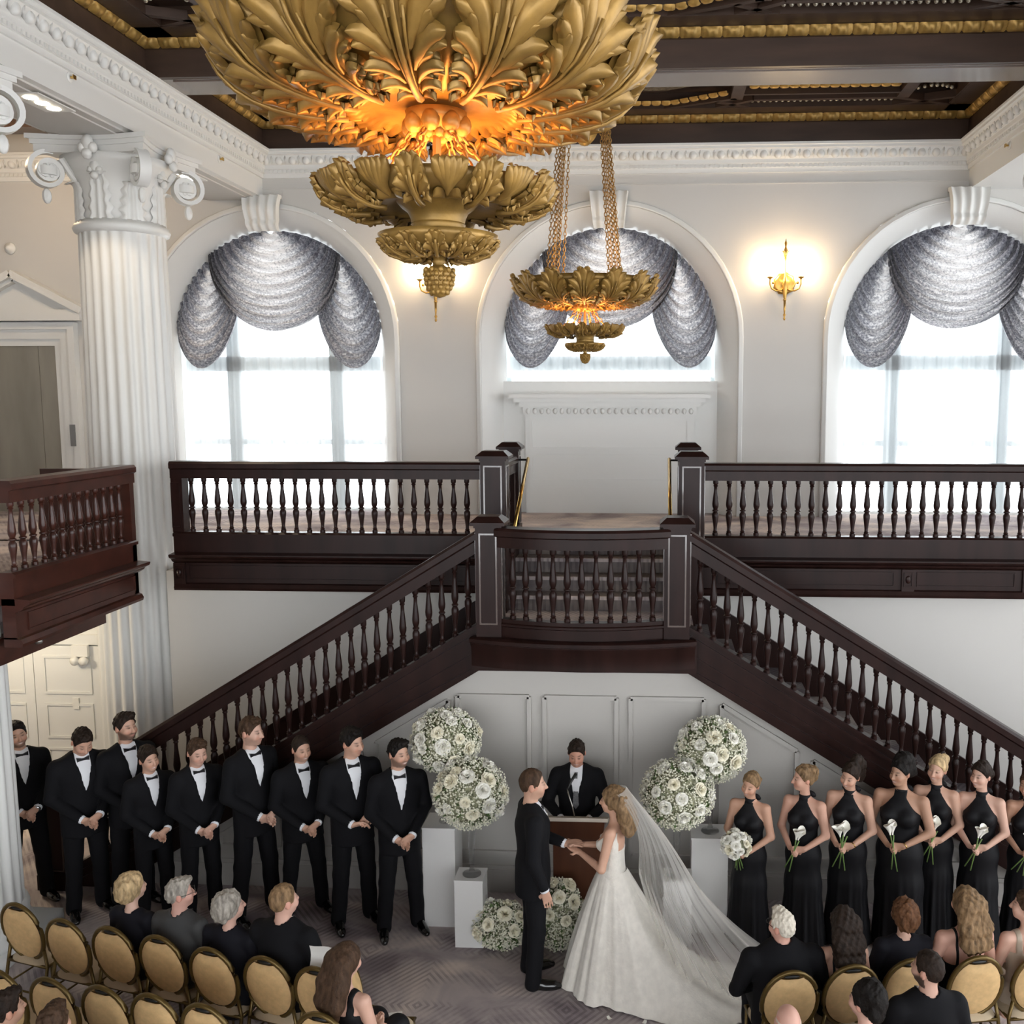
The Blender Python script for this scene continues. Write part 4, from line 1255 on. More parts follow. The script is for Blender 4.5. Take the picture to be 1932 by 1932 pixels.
def axis_(lo, hi, zones, coarse):
    """monotone samples, fine inside zones [(a,b,step)]"""
    out = [lo]
    while out[-1] < hi:
        st_ = coarse
        for a, b, h in zones:
            if a-coarse <= out[-1] <= b: st_ = min(st_, h)
        out.append(out[-1]+st_)
    return np.array(out, np.float32)
def nets(f, X, Y, Z):
    s = f < 0
    n = s.astype(np.int8)
    c = n[:-1,:-1,:-1]+n[1:,:-1,:-1]+n[:-1,1:,:-1]+n[:-1,:-1,1:]+n[1:,1:,:-1]+n[1:,:-1,1:]+n[:-1,1:,1:]+n[1:,1:,1:]
    I, J, K = np.nonzero((c > 0) & (c < 8))
    idx = np.full(c.shape, -1, np.int32); idx[I, J, K] = np.arange(len(I))
    acc = np.zeros((len(I), 3), np.float32); cnt = np.zeros(len(I), np.float32)
    offs = [(0,0,0),(1,0,0),(0,1,0),(0,0,1),(1,1,0),(1,0,1),(0,1,1),(1,1,1)]
    val = {o: f[I+o[0], J+o[1], K+o[2]] for o in offs}
    pos = {o: np.stack([X[I+o[0]], Y[J+o[1]], Z[K+o[2]]], 1) for o in offs}
    for a in offs:
        for ax in range(3):
            if a[ax]: continue
            b = list(a); b[ax] = 1; b = tuple(b)
            fa, fb = val[a], val[b]
            m = (fa < 0) != (fb < 0)
            t = np.where(m, fa/np.where(m, fa-fb, 1), 0)[:, None]
            acc += np.where(m[:, None], pos[a]+(pos[b]-pos[a])*t, 0); cnt += m
    V = acc/np.maximum(cnt, 1)[:, None]
    F = []
    for ax in range(3):
        sa = [slice(None)]*3; sb = [slice(None)]*3
        sa[ax] = slice(0, -1); sb[ax] = slice(1, None)
        o1, o2 = [i for i in range(3) if i != ax]
        for q in (sa, sb):
            q[o1] = slice(1, -1); q[o2] = slice(1, -1)
        A, B = s[tuple(sa)], s[tuple(sb)]
        E = np.stack(np.nonzero(A != B), 1)
        if not len(E): continue
        fl = A[E[:,0], E[:,1], E[:,2]]
        E[:, o1] += 1; E[:, o2] += 1
        def cell(d1, d2):
            q = E.copy(); q[:, o1] -= d1; q[:, o2] -= d2
            return idx[q[:,0], q[:,1], q[:,2]]
        q = np.stack([cell(1,1), cell(0,1), cell(0,0), cell(1,0)], 1)
        if ax == 1: fl = ~fl
        q[~fl] = q[~fl][:, ::-1]
        F.append(q)
    F = np.concatenate(F); F = F[(F >= 0).all(1)]
    return V, F
def np_mesh(name, V, F, mat, col=None):
    me = bpy.data.meshes.new(name)
    me.vertices.add(len(V)); me.vertices.foreach_set('co', V.astype(np.float32).ravel())
    me.loops.add(len(F)*4); me.loops.foreach_set('vertex_index', F.astype(np.int32).ravel())
    me.polygons.add(len(F)); me.polygons.foreach_set('loop_start', np.arange(0, len(F)*4, 4, dtype=np.int32))
    me.update(calc_edges=True)
    me.validate()
    me.materials.append(mat)
    me.shade_smooth()
    if col is not None:
        ca = me.color_attributes.new('tone', 'FLOAT_COLOR', 'POINT')
        ca.data.foreach_set('color', np.concatenate([col, np.ones((len(col),1), np.float32)], 1).astype(np.float32).ravel())
    return me
def sdf_mesh(name, sd, mat, h=0.011, zones=((),(),()), post=None, col=None, cull=None):
    lo, hi = sd.bounds()
    X, Y, Z = (axis_(lo[i], hi[i], zones[i], h) for i in range(3))
    f = sd.field(X, Y, Z)
    if post is not None: f = post(f, X[:,None,None], Y[None,:,None], Z[None,None,:])
    V, F = nets(f, X, Y, Z)
    if cull is not None and len(F):
        keep = ~cull(V)[F].all(1)
        F = F[keep]; used = np.zeros(len(V), bool); used[F.ravel()] = True
        mp = np.cumsum(used)-1; V = V[used]; F = mp[F]
    return np_mesh(name, V, F, mat, col(V) if col else None)

def vc_mat(name, rough=0.5, sub=0.0, bump=None, spec=0.4):
    m = bpy.data.materials.new(name); m.use_nodes = True
    nt = m.node_tree; b = nt.nodes['Principled BSDF']
    v = nt.nodes.new('ShaderNodeVertexColor'); v.layer_name = 'tone'
    nt.links.new(v.outputs['Color'], b.inputs['Base Color'])
    b.inputs['Roughness'].default_value = rough; b.inputs['Specular IOR Level'].default_value = spec
    if sub:
        b.inputs['Subsurface Weight'].default_value = sub; b.inputs['Subsurface Radius'].default_value = (0.010,0.004,0.002)
    return m
SKIN = vc_mat('skin', 0.5)
SUIT = M('black_wool', (0.0045,0.0045,0.006), 0.85, spec=0.22)
SUITG = M('charcoal_wool', (0.045,0.045,0.045), 0.8)
SHIRT = M('white_shirt', (0.78,0.79,0.82), 0.7)
SATIN = M('black_satin', (0.006,0.006,0.008), 0.35)
DRESS = M('black_crepe', (0.0045,0.0045,0.006), 0.62, spec=0.25)
SHOE = M('black_patent', (0.006,0.006,0.006), 0.15, coat=0.5)
def hair_mat(name, c, amt=0.45):
    return M(name, c, 0.62, bump=(70, 0.8, 0.006), var=(38, amt, (1, 1, 0.25)), spec=0.16)
HAIR = {
    'black': hair_mat('hair_black', (0.010,0.008,0.007)), 'dark': hair_mat('hair_dark_brown', (0.022,0.014,0.010)),
    'brown': hair_mat('hair_brown', (0.060,0.034,0.020)), 'auburn': hair_mat('hair_auburn', (0.12,0.055,0.026)),
    'grey': hair_mat('hair_grey', (0.33,0.30,0.26)), 'white': hair_mat('hair_white', (0.68,0.62,0.52), 0.2),
    'blonde': hair_mat('hair_blonde', (0.46,0.33,0.18), 0.5), 'light': hair_mat('hair_light_brown', (0.20,0.125,0.065), 0.6)}

def hand(sd, wrist, d, nrm, side, curl=0.9, k=0.005, sc=1.0, fin_k=0.003, spread=0.0):
    """palm from the wrist along d, palm faces nrm, thumb on 'side' (+1/-1 of d x nrm)"""
    w = Vector(wrist); d = Vector(d).normalized(); n = Vector(nrm); n = (n - d*n.dot(d)).normalized()
    s = d.cross(n)*side
    P0, P1 = w + d*0.015*sc, w + d*0.085*sc
    for t in (-0.027, -0.009, 0.009, 0.027):
        sd.cone(P0 + s*t*0.75*sc, P1 + s*t*sc, 0.0145*sc, 0.0125*sc, 0.014*sc)
    L = (0.070, 0.080, 0.075, 0.058)
    for i in range(4):
        b = P1 + s*(0.030-0.020*i)*sc
        dd = d.copy(); ln = L[i]*sc
        q = [b]
        for j, fr in enumerate((0.45, 0.32, 0.23)):
            dd = Matrix.Rotation(-curl*(0.75 if j == 0 else 1.0), 3, d.cross(n)) @ dd
            if spread: dd = (dd + s*spread*(1.5-i)*0.2).normalized()
            q.append(q[-1] + dd*ln*fr)
        sd.chain(q, [0.0098*sc, 0.0092*sc, 0.0084*sc, 0.0072*sc], fin_k)
    tb = w + d*0.028*sc + s*0.030*sc
    t1 = tb + (d*0.6+s*0.55+n*0.45).normalized()*0.036*sc
    t2 = t1 + (d*0.85+n*0.45-s*0.05).normalized()*0.032*sc
    sd.chain([tb - s*0.010*sc, t1, t2], [0.0145*sc, 0.0115*sc, 0.0090*sc], 0.008)

def head_prims(sd, Mh, female=False, neck_from=None):
    w = 0.94 if female else 1.0
    sd.ell((0,0.012,1.700), (0.076*w,0.096,0.100), 0.02, M_=Mh)
    sd.ell((0,-0.028,1.640), (0.060*w,0.066,0.072), 0.035, M_=Mh)
    sd.ell((0,-0.062,1.592), (0.028*w,0.026,0.020), 0.03, M_=Mh)
    for x in (-1, 1):
        sd.ell((x*0.038,-0.062,1.648), (0.026,0.026,0.026), 0.03, M_=Mh)                 # cheek
        sd.ell((x*0.031,-0.101,1.688), (0.017,0.012,0.011), 0.012, op=-1, M_=Mh)          # socket
        sd.ell((x*0.031,-0.083,1.687), (0.012,0.011,0.009), 0.006, M_=Mh)                 # lid
        sd.ell((x*0.0785*w,0.018,1.668), (0.010,0.020,0.030), 0.010, Matrix.Rotation(x*0.25,3,'Z'), M_=Mh)
    sd.cone((0,-0.090,1.692), (0,-0.113,1.652), 0.008, 0.0125, 0.014, M_=Mh)               # nose
    for x in (-1, 1): sd.ell((x*0.011,-0.104,1.648), (0.009,0.009,0.007), 0.008, M_=Mh)
    sd.ell((0,-0.088,1.623), (0.022,0.010,0.006), 0.008, M_=Mh)
    sd.ell((0,-0.085,1.611), (0.019,0.010,0.006), 0.008, M_=Mh)
    nb = neck_from or (0,0.022,1.475)
    sd.cone(nb, Mh @ Vector((0,0.010,1.61)), 0.060 if not female else 0.050, 0.054 if not female else 0.045, 0.03)

def skin_col(V, Mh, base, hairc, beard=0.0, brow=True, stubble=0.0, lips=(0.50,0.20,0.17), smile=False, glasses=False):
    Mi = np.array(Mh.inverted(), np.float32)
    L = V @ Mi[:3,:3].T + Mi[:3,3]
    x, y, z = np.abs(L[:,0]), L[:,1], L[:,2]
    c = np.tile(np.array(base, np.float32), (len(V), 1))
    head = (z > 1.57) & (z < 1.82) & (x < 0.1) & (y < 0.13) & (y > -0.14)
    def mix(mask, col, a=1.0):
        m = (mask*1.0*head)[:, None]*a
        c[:] = c*(1-m) + np.array(col, np.float32)*m
    g = lambda v, c_, w_: np.exp(-((v-c_)/w_)**2)
    mix(g(x,0.042,0.02)*g(z,1.645,0.02)*(y < -0.05), (base[0]*1.05, base[1]*0.72, base[2]*0.66), 0.5)
    mix(g(x,0.0,0.014)*g(z,1.648,0.012)*(y < -0.09), (base[0]*1.02, base[1]*0.75, base[2]*0.7), 0.5)
    mix((x > 0.07)*1.0, (base[0]*1.0, base[1]*0.75, base[2]*0.7), 0.6)
    if beard > 0:
        reg = 1/(1+np.exp((z-1.640+0.25*np.clip(y+0.06,-0.05,0.2)*-1)/0.005)) * (y < 0.02) * (z > 1.56)
        ch = np.clip(1-g(x,0.0,0.020)*g(z,1.617,0.008), 0, 1)
        mus = g(x,0.0,0.03)*g(z,1.634,0.007)*(y < -0.07)
        mix(np.clip(reg*ch, 0, 1), hairc, beard); mix(np.clip(mus, 0, 1), hairc, beard)
    mix(g(x,0.0,0.022)**1*g(z,1.617,0.0075)*(y < -0.075), lips, 0.85)
    if smile: mix(g(x,0.0,0.017)*g(z,1.6175,0.0042)*(y < -0.08), (0.85,0.83,0.80), 0.9)
    if brow: mix(g(x,0.033,0.017)*g(z,1.707,0.0050)*(y < -0.06), hairc, 0.95)
    mix(g(x,0.031,0.014)*g(z,1.688,0.0060)*(y < -0.06), (0.03,0.02,0.015), 0.95)
    return c

def zf_field(Mh, off, fn):
    """hair cap: offset skull kept where fn(local) says hair"""
    Mi = Mh.inverted()
    def post(f, x, y, z):
        lx = Mi[0][0]*x+Mi[0][1]*y+Mi[0][2]*z+Mi[0][3]
        ly = Mi[1][0]*x+Mi[1][1]*y+Mi[1][2]*z+Mi[1][3]
        lz = Mi[2][0]*x+Mi[2][1]*y+Mi[2][2]*z+Mi[2][3]
        return np.maximum(f, fn(lx, ly, lz))
    return post
def short_hairline(front=1.760, back=1.605, side=1.662, recede=0.0):
    def fn(x, y, z):
        zl = np.interp(y, [-0.12,-0.070,-0.034,-0.012,0.0,0.010,0.034,0.046,0.10], [front,front,side+0.012,side,side+0.01,1.700,1.700,1.640,back])
        zl = zl + recede*np.clip(np.abs(x)-0.022, 0, 0.03)*np.clip((-0.03-y)/0.04, 0, 1)
        return (zl - z)*0.8
    return fn
def wob(f, x, y, z, a, fr, ph):
    return f + a*np.sin(fr*x+ph)*np.sin(fr*1.1*y+1.7*ph)*np.sin(fr*0.6*z+0.6*ph)

def make_hair(parent, Mh, style, mat, seed=0, front=None):
    sd = Sdf(); ph = seed*1.37
    top = dict(short=0.016, crop=0.010, full=0.026, bald=0.004).get(style, 0.018)
    sd.ell((0,0.014,1.704), (0.078+top*0.35,0.097+top*0.55,0.098+top), 0.02, M_=Mh)
    if style in ('short', 'full'):
        sd.ell((0.014 if seed % 2 else -0.014,-0.050,1.788+top*0.3), (0.052,0.046,0.020+top*0.3), 0.03, M_=Mh)
    fnl = short_hairline(front or (1.766 if style == 'crop' else 1.757), 1.605, 1.662, 0.7 if style == 'crop' else 0.25)
    if style in ('short', 'crop', 'full'):
        post0 = zf_field(Mh, 0, fnl)
        post = lambda f, x, y, z: post0(wob(f, x, y, z, 0.010 if style != 'crop' else 0.005, 115, ph), x, y, z)
    elif style == 'bald':
        def ring_(x, y, z):
            zl = np.where(y > 0.0, 1.60, 1.66)
            return np.maximum((zl-z), np.maximum(z-1.715, -0.02-y))
        post0 = zf_field(Mh, 0, ring_); post = post0
    elif style in ('updo', 'bun', 'ponytail', 'curlyup'):
        if style == 'updo': sd.ell((0,0.105,1.700), (0.055,0.045,0.060), 0.03, M_=Mh).ell((0.02,0.10,1.76), (0.045,0.045,0.04), 0.03, M_=Mh)
        if style == 'bun': sd.ell((0,0.130,1.655), (0.052,0.048,0.048), 0.02, M_=Mh)
        if style == 'ponytail': sd.ell((0,0.09,1.80), (0.045,0.05,0.05), 0.02, M_=Mh).chain([Mh @ Vector(p) for p in ((0,0.12,1.80),(0.02,0.16,1.72),(0.03,0.16,1.60),(0.03,0.15,1.50))], [0.045,0.05,0.045,0.015], 0.02)
        if style == 'curlyup': sd.ell((0,0.05,1.80), (0.08,0.08,0.06), 0.03, M_=Mh).ell((0.0,0.11,1.74), (0.075,0.06,0.09), 0.03, M_=Mh).ell((0.02,0.12,1.66), (0.06,0.05,0.06), 0.03, M_=Mh)
        def fn(x, y, z):
            zl = np.interp(y, [-0.12,-0.078,-0.045,-0.015,0.0,0.025,0.05,0.07,0.2], [1.768,1.762,1.715,1.668,1.675,1.668,1.60,1.555,1.50])
            return (zl - z)*0.8
        for s in (-1, 1): sd.cone(Mh @ Vector((s*0.066,-0.062,1.735)), Mh @ Vector((s*0.070,-0.058,1.62)), 0.008, 0.004, 0.008)
        post0 = zf_field(Mh, 0, fn); post = lambda f, x, y, z: post0(wob(wob(f, x, y, z, 0.007, 75, ph), x, y, z, 0.006, 170, ph+1), x, y, z)
    elif style == 'bob':
        sd.ell((0,0.045,1.70), (0.105,0.105,0.115), 0.03, M_=Mh).ell((0,0.075,1.65), (0.09,0.07,0.09), 0.03, M_=Mh)
        def fn(x, y, z):
            t = np.clip((y+0.085)/0.085, 0, 1)
            zl = 1.768 + (1.60-1.768)*t
            zl = np.where(y > 0.05, 1.575, zl)
            return (zl - z)*0.8
        post0 = zf_field(Mh, 0, fn); post = lambda f, x, y, z: post0(wob(wob(f, x, y, z, 0.011, 65, ph), x, y, z, 0.007, 150, ph+2), x, y, z)
    else:   # long
        ln = 0.36 if style == 'long' else 0.30
        sd.ell((0,0.03,1.70), (0.098,0.105,0.112), 0.03, M_=Mh)
        for s, dx in ((-1,-0.055),(0,0.0),(1,0.055)):
            sd.chain([Mh @ Vector((dx,0.085,1.70)), Mh @ Vector((dx*1.25,0.125,1.56)), Mh @ Vector((dx*1.3,0.15,1.44)), Mh @ Vector((dx*1.0,0.135,1.66-ln))], [0.065,0.062,0.052,0.018], 0.04)
        def fn(x, y, z):
            t = np.clip((y+0.085)/0.085, 0, 1)
            zl = 1.768 + (1.55-1.768)*t
            zl = np.where(y > 0.03, 0.9, zl)
            return (zl - z)*0.8
        post0 = zf_field(Mh, 0, fn)
        amp = 0.0075 if style == 'wavy' else 0.003
        post = lambda f, x, y, z: post0(f + amp*(np.sin(44*z+55*x+ph)*np.cos(62*x-30*y+ph) + 0.6*np.sin(90*z-60*x+2*ph)*np.sin(75*y+50*x)), x, y, z)
    me = sdf_mesh('hair', sd, mat, 0.0085, ((),(),()), post)
    return link('hair', me, parent)

def head_matrix(hy, hp, hr, lean):
    piv = Vector((0,0.015,1.555))
    return Matrix.Translation(lean) @ Matrix.Translation(piv) @ (Matrix.Rotation(hy,4,'Z') @ Matrix.Rotation(hp,4,'X') @ Matrix.Rotation(hr,4,'Y')) @ Matrix.Translation(-piv)

ZFINE = lambda *zs: [(a, b, h) for a, b, h in zs]
def person_man(label, loc, rz, H=1.80, build=1.0, hy=0, hp=0, hr=0, hair='short', hairm='dark', skin=(0.56,0.33,0.235), beard=0.0, arms='clasp', suit=None, tie='bow', seated=False, stance=0.10, lean=0.0, smile=False, glasses=False, group=None, boutonniere=False, seed=0, watch=False):
    suit = suit or SUIT
    k = H/1.80; B = build
    Mh = head_matrix(hy, hp, hr, Vector((0,0,0)))
    hc = tuple(HAIR[hairm].node_tree.nodes['Principled BSDF'].inputs['Base Color'].default_value[:3])
    if seated:
        hipz = 0.52; dz = hipz-0.93
    else: hipz = 0.93; dz = 0
    T = Vector((0,0,dz))
    # ---------------- arm joints
    sh = {s: Vector((s*0.184*B,0.012,1.425)) for s in (-1,1)}
    if arms == 'clasp':
        el = {s: Vector((s*0.236*B,0.020,1.155)) for s in (-1,1)}
        wr = {-1: Vector((-0.075,-0.185*B-0.03,0.985)), 1: Vector((0.065,-0.20*B-0.035,1.005))}
        hd = {-1: (Vector((0.85,-0.25,-0.45)), Vector((0.2,0.9,0.3))), 1: (Vector((-0.85,-0.15,-0.42)), Vector((-0.1,0.95,0.2)))}
        curl = {-1: 0.55, 1: 0.62}
    elif arms == 'rub':
        el = {s: Vector((s*0.240*B,0.01,1.16)) for s in (-1,1)}
        wr = {-1: Vector((-0.08,-0.24,1.03)), 1: Vector((0.10,-0.23,1.10))}
        hd = {-1: (Vector((0.85,-0.35,0.05)), Vector((0.1,0.6,0.7))), 1: (Vector((-0.75,-0.3,-0.55)), Vector((0.0,0.7,-0.6)))}
        curl = {-1: 0.4, 1: 0.25}
    elif arms == 'groom':
        el = {-1: Vector((-0.235*B,0.035,1.15)), 1: Vector((0.25*B,-0.05,1.16))}
        wr = {-1: Vector((-0.245*B,-0.055,0.905)), 1: Vector((0.11,-0.285,1.10))}
        hd = {-1: (Vector((0.05,-0.25,-1)), Vector((0.95,-0.1,0.1))), 1: (Vector((-0.30,-0.95,0.10)), Vector((-0.3,0.1,0.9)))}
        curl = {-1: 0.45, 1: 0.22}
    elif arms == 'down':
        el = {s: Vector((s*0.245*B,0.03,1.15)) for s in (-1,1)}
        wr = {s: Vector((s*0.235*B,-0.03,0.90)) for s in (-1,1)}
        hd = {s: (Vector((0,-0.15,-1)), Vector((-s,-0.1,0))) for s in (-1,1)}; curl = {-1: 0.4, 1: 0.4}
    elif arms == 'lectern':
        el = {s: Vector((s*0.27*B,-0.03,1.17)) for s in (-1,1)}
        wr = {s: Vector((s*0.14,-0.25,1.10)) for s in (-1,1)}
        hd = {s: (Vector((-s*0.3,-0.95,-0.05)), Vector((0,0,-1))) for s in (-1,1)}; curl = {-1: 0.15, 1: 0.15}
    else:    # lap
        el = {s: Vector((s*0.265*B,-0.02,1.17)) for s in (-1,1)}
        wr = {s: Vector((s*0.09,-0.25,1.06)) for s in (-1,1)}
        hd = {s: (Vector((-s*0.5,-0.85,-0.2)), Vector((0,0,-1))) for s in (-1,1)}; curl = {-1: 0.4, 1: 0.4}
    # ---------------- legs
    if seated:
        hip = {s: Vector((s*0.095,0,0.945)) for s in (-1,1)}
        kn = {s: Vector((s*0.13,-0.43,0.955)) for s in (-1,1)}
        an = {s: Vector((s*0.13,-0.42,0.50)) for s in (-1,1)}
    else:
        hip = {s: Vector((s*0.088,0,0.90)) for s in (-1,1)}
        kn = {s: Vector((s*(0.085+stance*0.25),-0.012,0.50)) for s in (-1,1)}
        an = {s: Vector((s*(0.075+stance*0.5),0.02,0.09)) for s in (-1,1)}
    def torso(sd, g, k_=0.05):
        sd.cone((0,0.0,0.96),(0,-0.005,1.13),(0.150*B+g),(0.142*B+g),k_,0.74)
        sd.cone((0,-0.005,1.13),(0,0.0,1.33),(0.142*B+g),(0.172*B+g),k_,0.72)
        sd.cone((0,0.0,1.33),(0,0.012,1.42),(0.168*B+g),(0.125*B+g),k_,0.66)
        for s in (-1,1): sd.cone((s*0.05,0.015,1.455),sh[s]+Vector((-s*0.012,0,0.0)),0.055+g,0.060+g,k_)
    # ---------------- body mesh
    bd = Sdf(); torso(bd, -0.018)
    for s in (-1,1):
        bd.chain([sh[s], el[s], wr[s]], [0.048, 0.040, 0.028], 0.02)
        hand(bd, wr[s], hd[s][0], hd[s][1], s if arms in ('clasp','rub') else (1 if s > 0 else -1), curl[s], sc=1.0)
        bd.chain([hip[s], kn[s], an[s]], [0.075, 0.052, 0.038], 0.03)
        bd.cone(an[s], an[s]+Vector((s*0.015,-0.10,-0.058)), 0.030, 0.022, 0.02)
    head_prims(bd, Mh)
    hcn = Mh @ Vector((0,0,1.69))
    zz = [(1.55+hcn.z-1.69, 1.80, 0.0058), (min(wr[-1].z, wr[1].z)-0.13, max(wr[-1].z, wr[1].z)+0.05, 0.0068)]
    xx = [(hcn.x-0.095, hcn.x+0.095, 0.0066), (-0.10, 0.13, 0.0075)]
    yy = [(hcn.y-0.15, hcn.y+0.12, 0.0066), (-0.32, -0.17, 0.0075)]
    def inside(V):   # faces well inside the clothes can go
        d = np.full(len(V), True)
        z = V[:,2]
        d &= (z < 1.475) & (z > 0.16 if not seated else z > 0.55)
        for s in (-1,1):
            dd = np.linalg.norm(V-np.array(wr[s]), axis=1)
            t = (V-np.array(wr[s])) @ np.array(hd[s][0].normalized())
            d &= ~((dd < 0.26) & (t > -0.035))
        return d
    sk = lambda V: skin_col(V, Mh, skin, hc, beard, smile=smile)
    me = sdf_mesh('person', bd, SKIN, 0.016, (xx, yy, zz), None, sk)
    R = Matrix.Translation(Vector(loc)) @ Matrix.Rotation(rz,4,'Z') @ Matrix.Rotation(lean,4,'X') @ Matrix.Scale(k,4) @ Matrix.Translation(T)
    p = link('person', me); p.matrix_world = R
    tag(p, label, 'person', group)
    # ---------------- jacket
    j = Sdf(); torso(j, 0.012)
    j.cone((0,0.0,0.98),(0,0.004,0.74),0.160*B+0.012,0.166*B+0.014,0.05,0.76)
    for s in (-1,1):
        j.chain([sh[s], el[s], wr[s]+(el[s]-wr[s]).normalized()*0.03], [0.068*B, 0.056, 0.043], 0.022)
    def jpost(f, x, y, z):
        cut = np.maximum(f, 0.775 - z) if not seated else np.maximum(f, 0.87 - z)
        # neck opening and shirt V
        w = 0.060*np.clip((z-1.19)/0.29, 0, 1)
        v = np.maximum(np.abs(x)-w, np.maximum(y+0.0, 1.19-z))
        cut = np.maximum(cut, -v*0.8)
        nk = np.sqrt(x*x+(y-0.012)**2)-0.066
        cut = np.maximum(cut, -np.maximum(nk, 1.44-z))
        return cut + 0.0016*np.sin(40*z+25*x)
    link('jacket', sdf_mesh('jacket', j, suit, 0.0125, ((),(),()), jpost), p)
    # ---------------- shirt, collar, cuffs
    shd = Sdf(); torso(shd, 0.004)
    def spost(f, x, y, z):
        w = 0.072*np.clip((z-1.16)/0.32, 0, 1)
        return np.maximum(f, np.maximum(np.abs(x)-w, np.maximum(y+0.01, 1.17-z)))
    so = link('shirt', sdf_mesh('shirt', shd, SHIRT, 0.0095, ((),(),()), spost), p)
    MB().lathe([(0.064,1.462),(0.068,1.47),(0.064,1.515),(0.058,1.525),(0.055,1.47)],20,(0,0.012,0)).build('collar', SHIRT, so, True)
    for s in (-1,1):
        d = (wr[s]-el[s]).normalized(); a = wr[s]-d*0.035; b = wr[s]+d*0.008
        MB().tube([a, b], [0.040,0.037], 12).build('cuff', SHIRT, so, True)
        if watch and s == 1: MB().tube([wr[s]+d*0.012, wr[s]+d*0.024], 0.033, 12).build('watch', M('steel_watch',(0.5,0.5,0.5),0.25,0.9), p, True)
    yt = -0.066 - max(0, B-1)*0.16
    if tie == 'bow':
        b = MB()
        for s in (-1,1):
            b.add([(s*0.006,yt-0.012,1.478),(s*0.006,yt-0.012,1.498),(s*0.052,yt-0.010,1.468),(s*0.052,yt-0.010,1.510),(s*0.006,yt+0.012,1.478),(s*0.006,yt+0.012,1.498),(s*0.052,yt+0.014,1.468),(s*0.052,yt+0.014,1.510)],
                  [(0,1,3,2),(4,6,7,5),(0,2,6,4),(1,5,7,3),(2,3,7,6),(0,4,5,1)])
        b.ell((0,yt-0.004,1.488),(0.011,0.014,0.012),8,5)
        b.build('bow_tie', SATIN, p)
    elif tie == 'long':
        TG = M('grey_patterned_tie',(0.10,0.10,0.105),0.5,var=(90,0.5))
        MB().add([(-0.016,yt-0.016,1.492),(0.016,yt-0.016,1.492),(0.011,yt-0.030,1.465),(-0.011,yt-0.030,1.465),(-0.030,-0.155*B,1.19),(0.030,-0.155*B,1.19),(0.0,-0.15*B,1.15),(-0.016,yt,1.492),(0.016,yt,1.492),(-0.030,-0.12*B,1.19),(0.030,-0.12*B,1.19)],
                 [(0,1,2,3),(3,2,5,4),(4,5,6),(0,3,4,9,7),(1,8,10,5,2)]).build('neck_tie', TG, p)
    # ---------------- trousers and shoes
    t = Sdf()
    if not seated: t.ell((0,0,0.92),(0.155*B,0.115*B,0.10),0.04)
    else: t.ell((0,0.02,0.94),(0.17*B,0.14,0.11),0.04)
    for s in (-1,1):
        t.chain([hip[s], kn[s], an[s]+Vector((0,0.005,-0.035))], [0.092*B, 0.072, 0.066], 0.018)
    link('trousers', sdf_mesh('trousers', t, suit, 0.0135, ((),(),()), lambda f, x, y, z: f + 0.0022*np.sin(30*z+20*x)), p)
    for s in (-1,1):
        q = Sdf(); a = an[s]
        q.cone(a+Vector((0,0.035,-0.05)), a+Vector((s*0.03,-0.16,-0.058)), 0.040, 0.038, 0.02); q.cone(a+Vector((0,0.02,-0.02)), a+Vector((s*0.015,-0.07,-0.04)), 0.040, 0.034, 0.02)
        q.cone(a+Vector((s*0.02,-0.10,-0.06)), a+Vector((s*0.035,-0.20,-0.066)), 0.042, 0.028, 0.02)
        z0 = a.z-0.09
        link('shoe', sdf_mesh('shoe', q, SHOE, 0.012, ((),(),()), lambda f, x, y, z: np.maximum(f, z0+0.002-z)), p)
    make_hair(p, Mh, hair, HAIR[hairm], seed)
    if glasses:
        g = MB()
        for s in (-1,1):
            g.tube([Mh @ Vector((s*0.034+0.022*math.cos(a_*PI/6), -0.112, 1.687+0.017*math.sin(a_*PI/6))) for a_ in range(12)], 0.0022, 5, True)
            g.tube([Mh @ Vector((s*0.056,-0.110,1.690)), Mh @ Vector((s*0.082,-0.05,1.692)), Mh @ Vector((s*0.082,0.02,1.685))], 0.0022, 5)
        g.tube([Mh @ Vector((-0.012,-0.113,1.69)), Mh @ Vector((0.012,-0.113,1.69))], 0.0022, 5)
        g.build('glasses', BLACKM, p)
    if boutonniere:
        b = MB()
        for (dx, dz_) in ((0,0),(0.014,0.012),(-0.012,0.014),(0.004,0.026)): b.ell((0.095+dx,-0.125*B,1.345+dz_),(0.013,0.012,0.013),7,5)
        b.build('boutonniere', M('ivory_petals',(0.88,0.83,0.66),0.6), p, True)
    return p

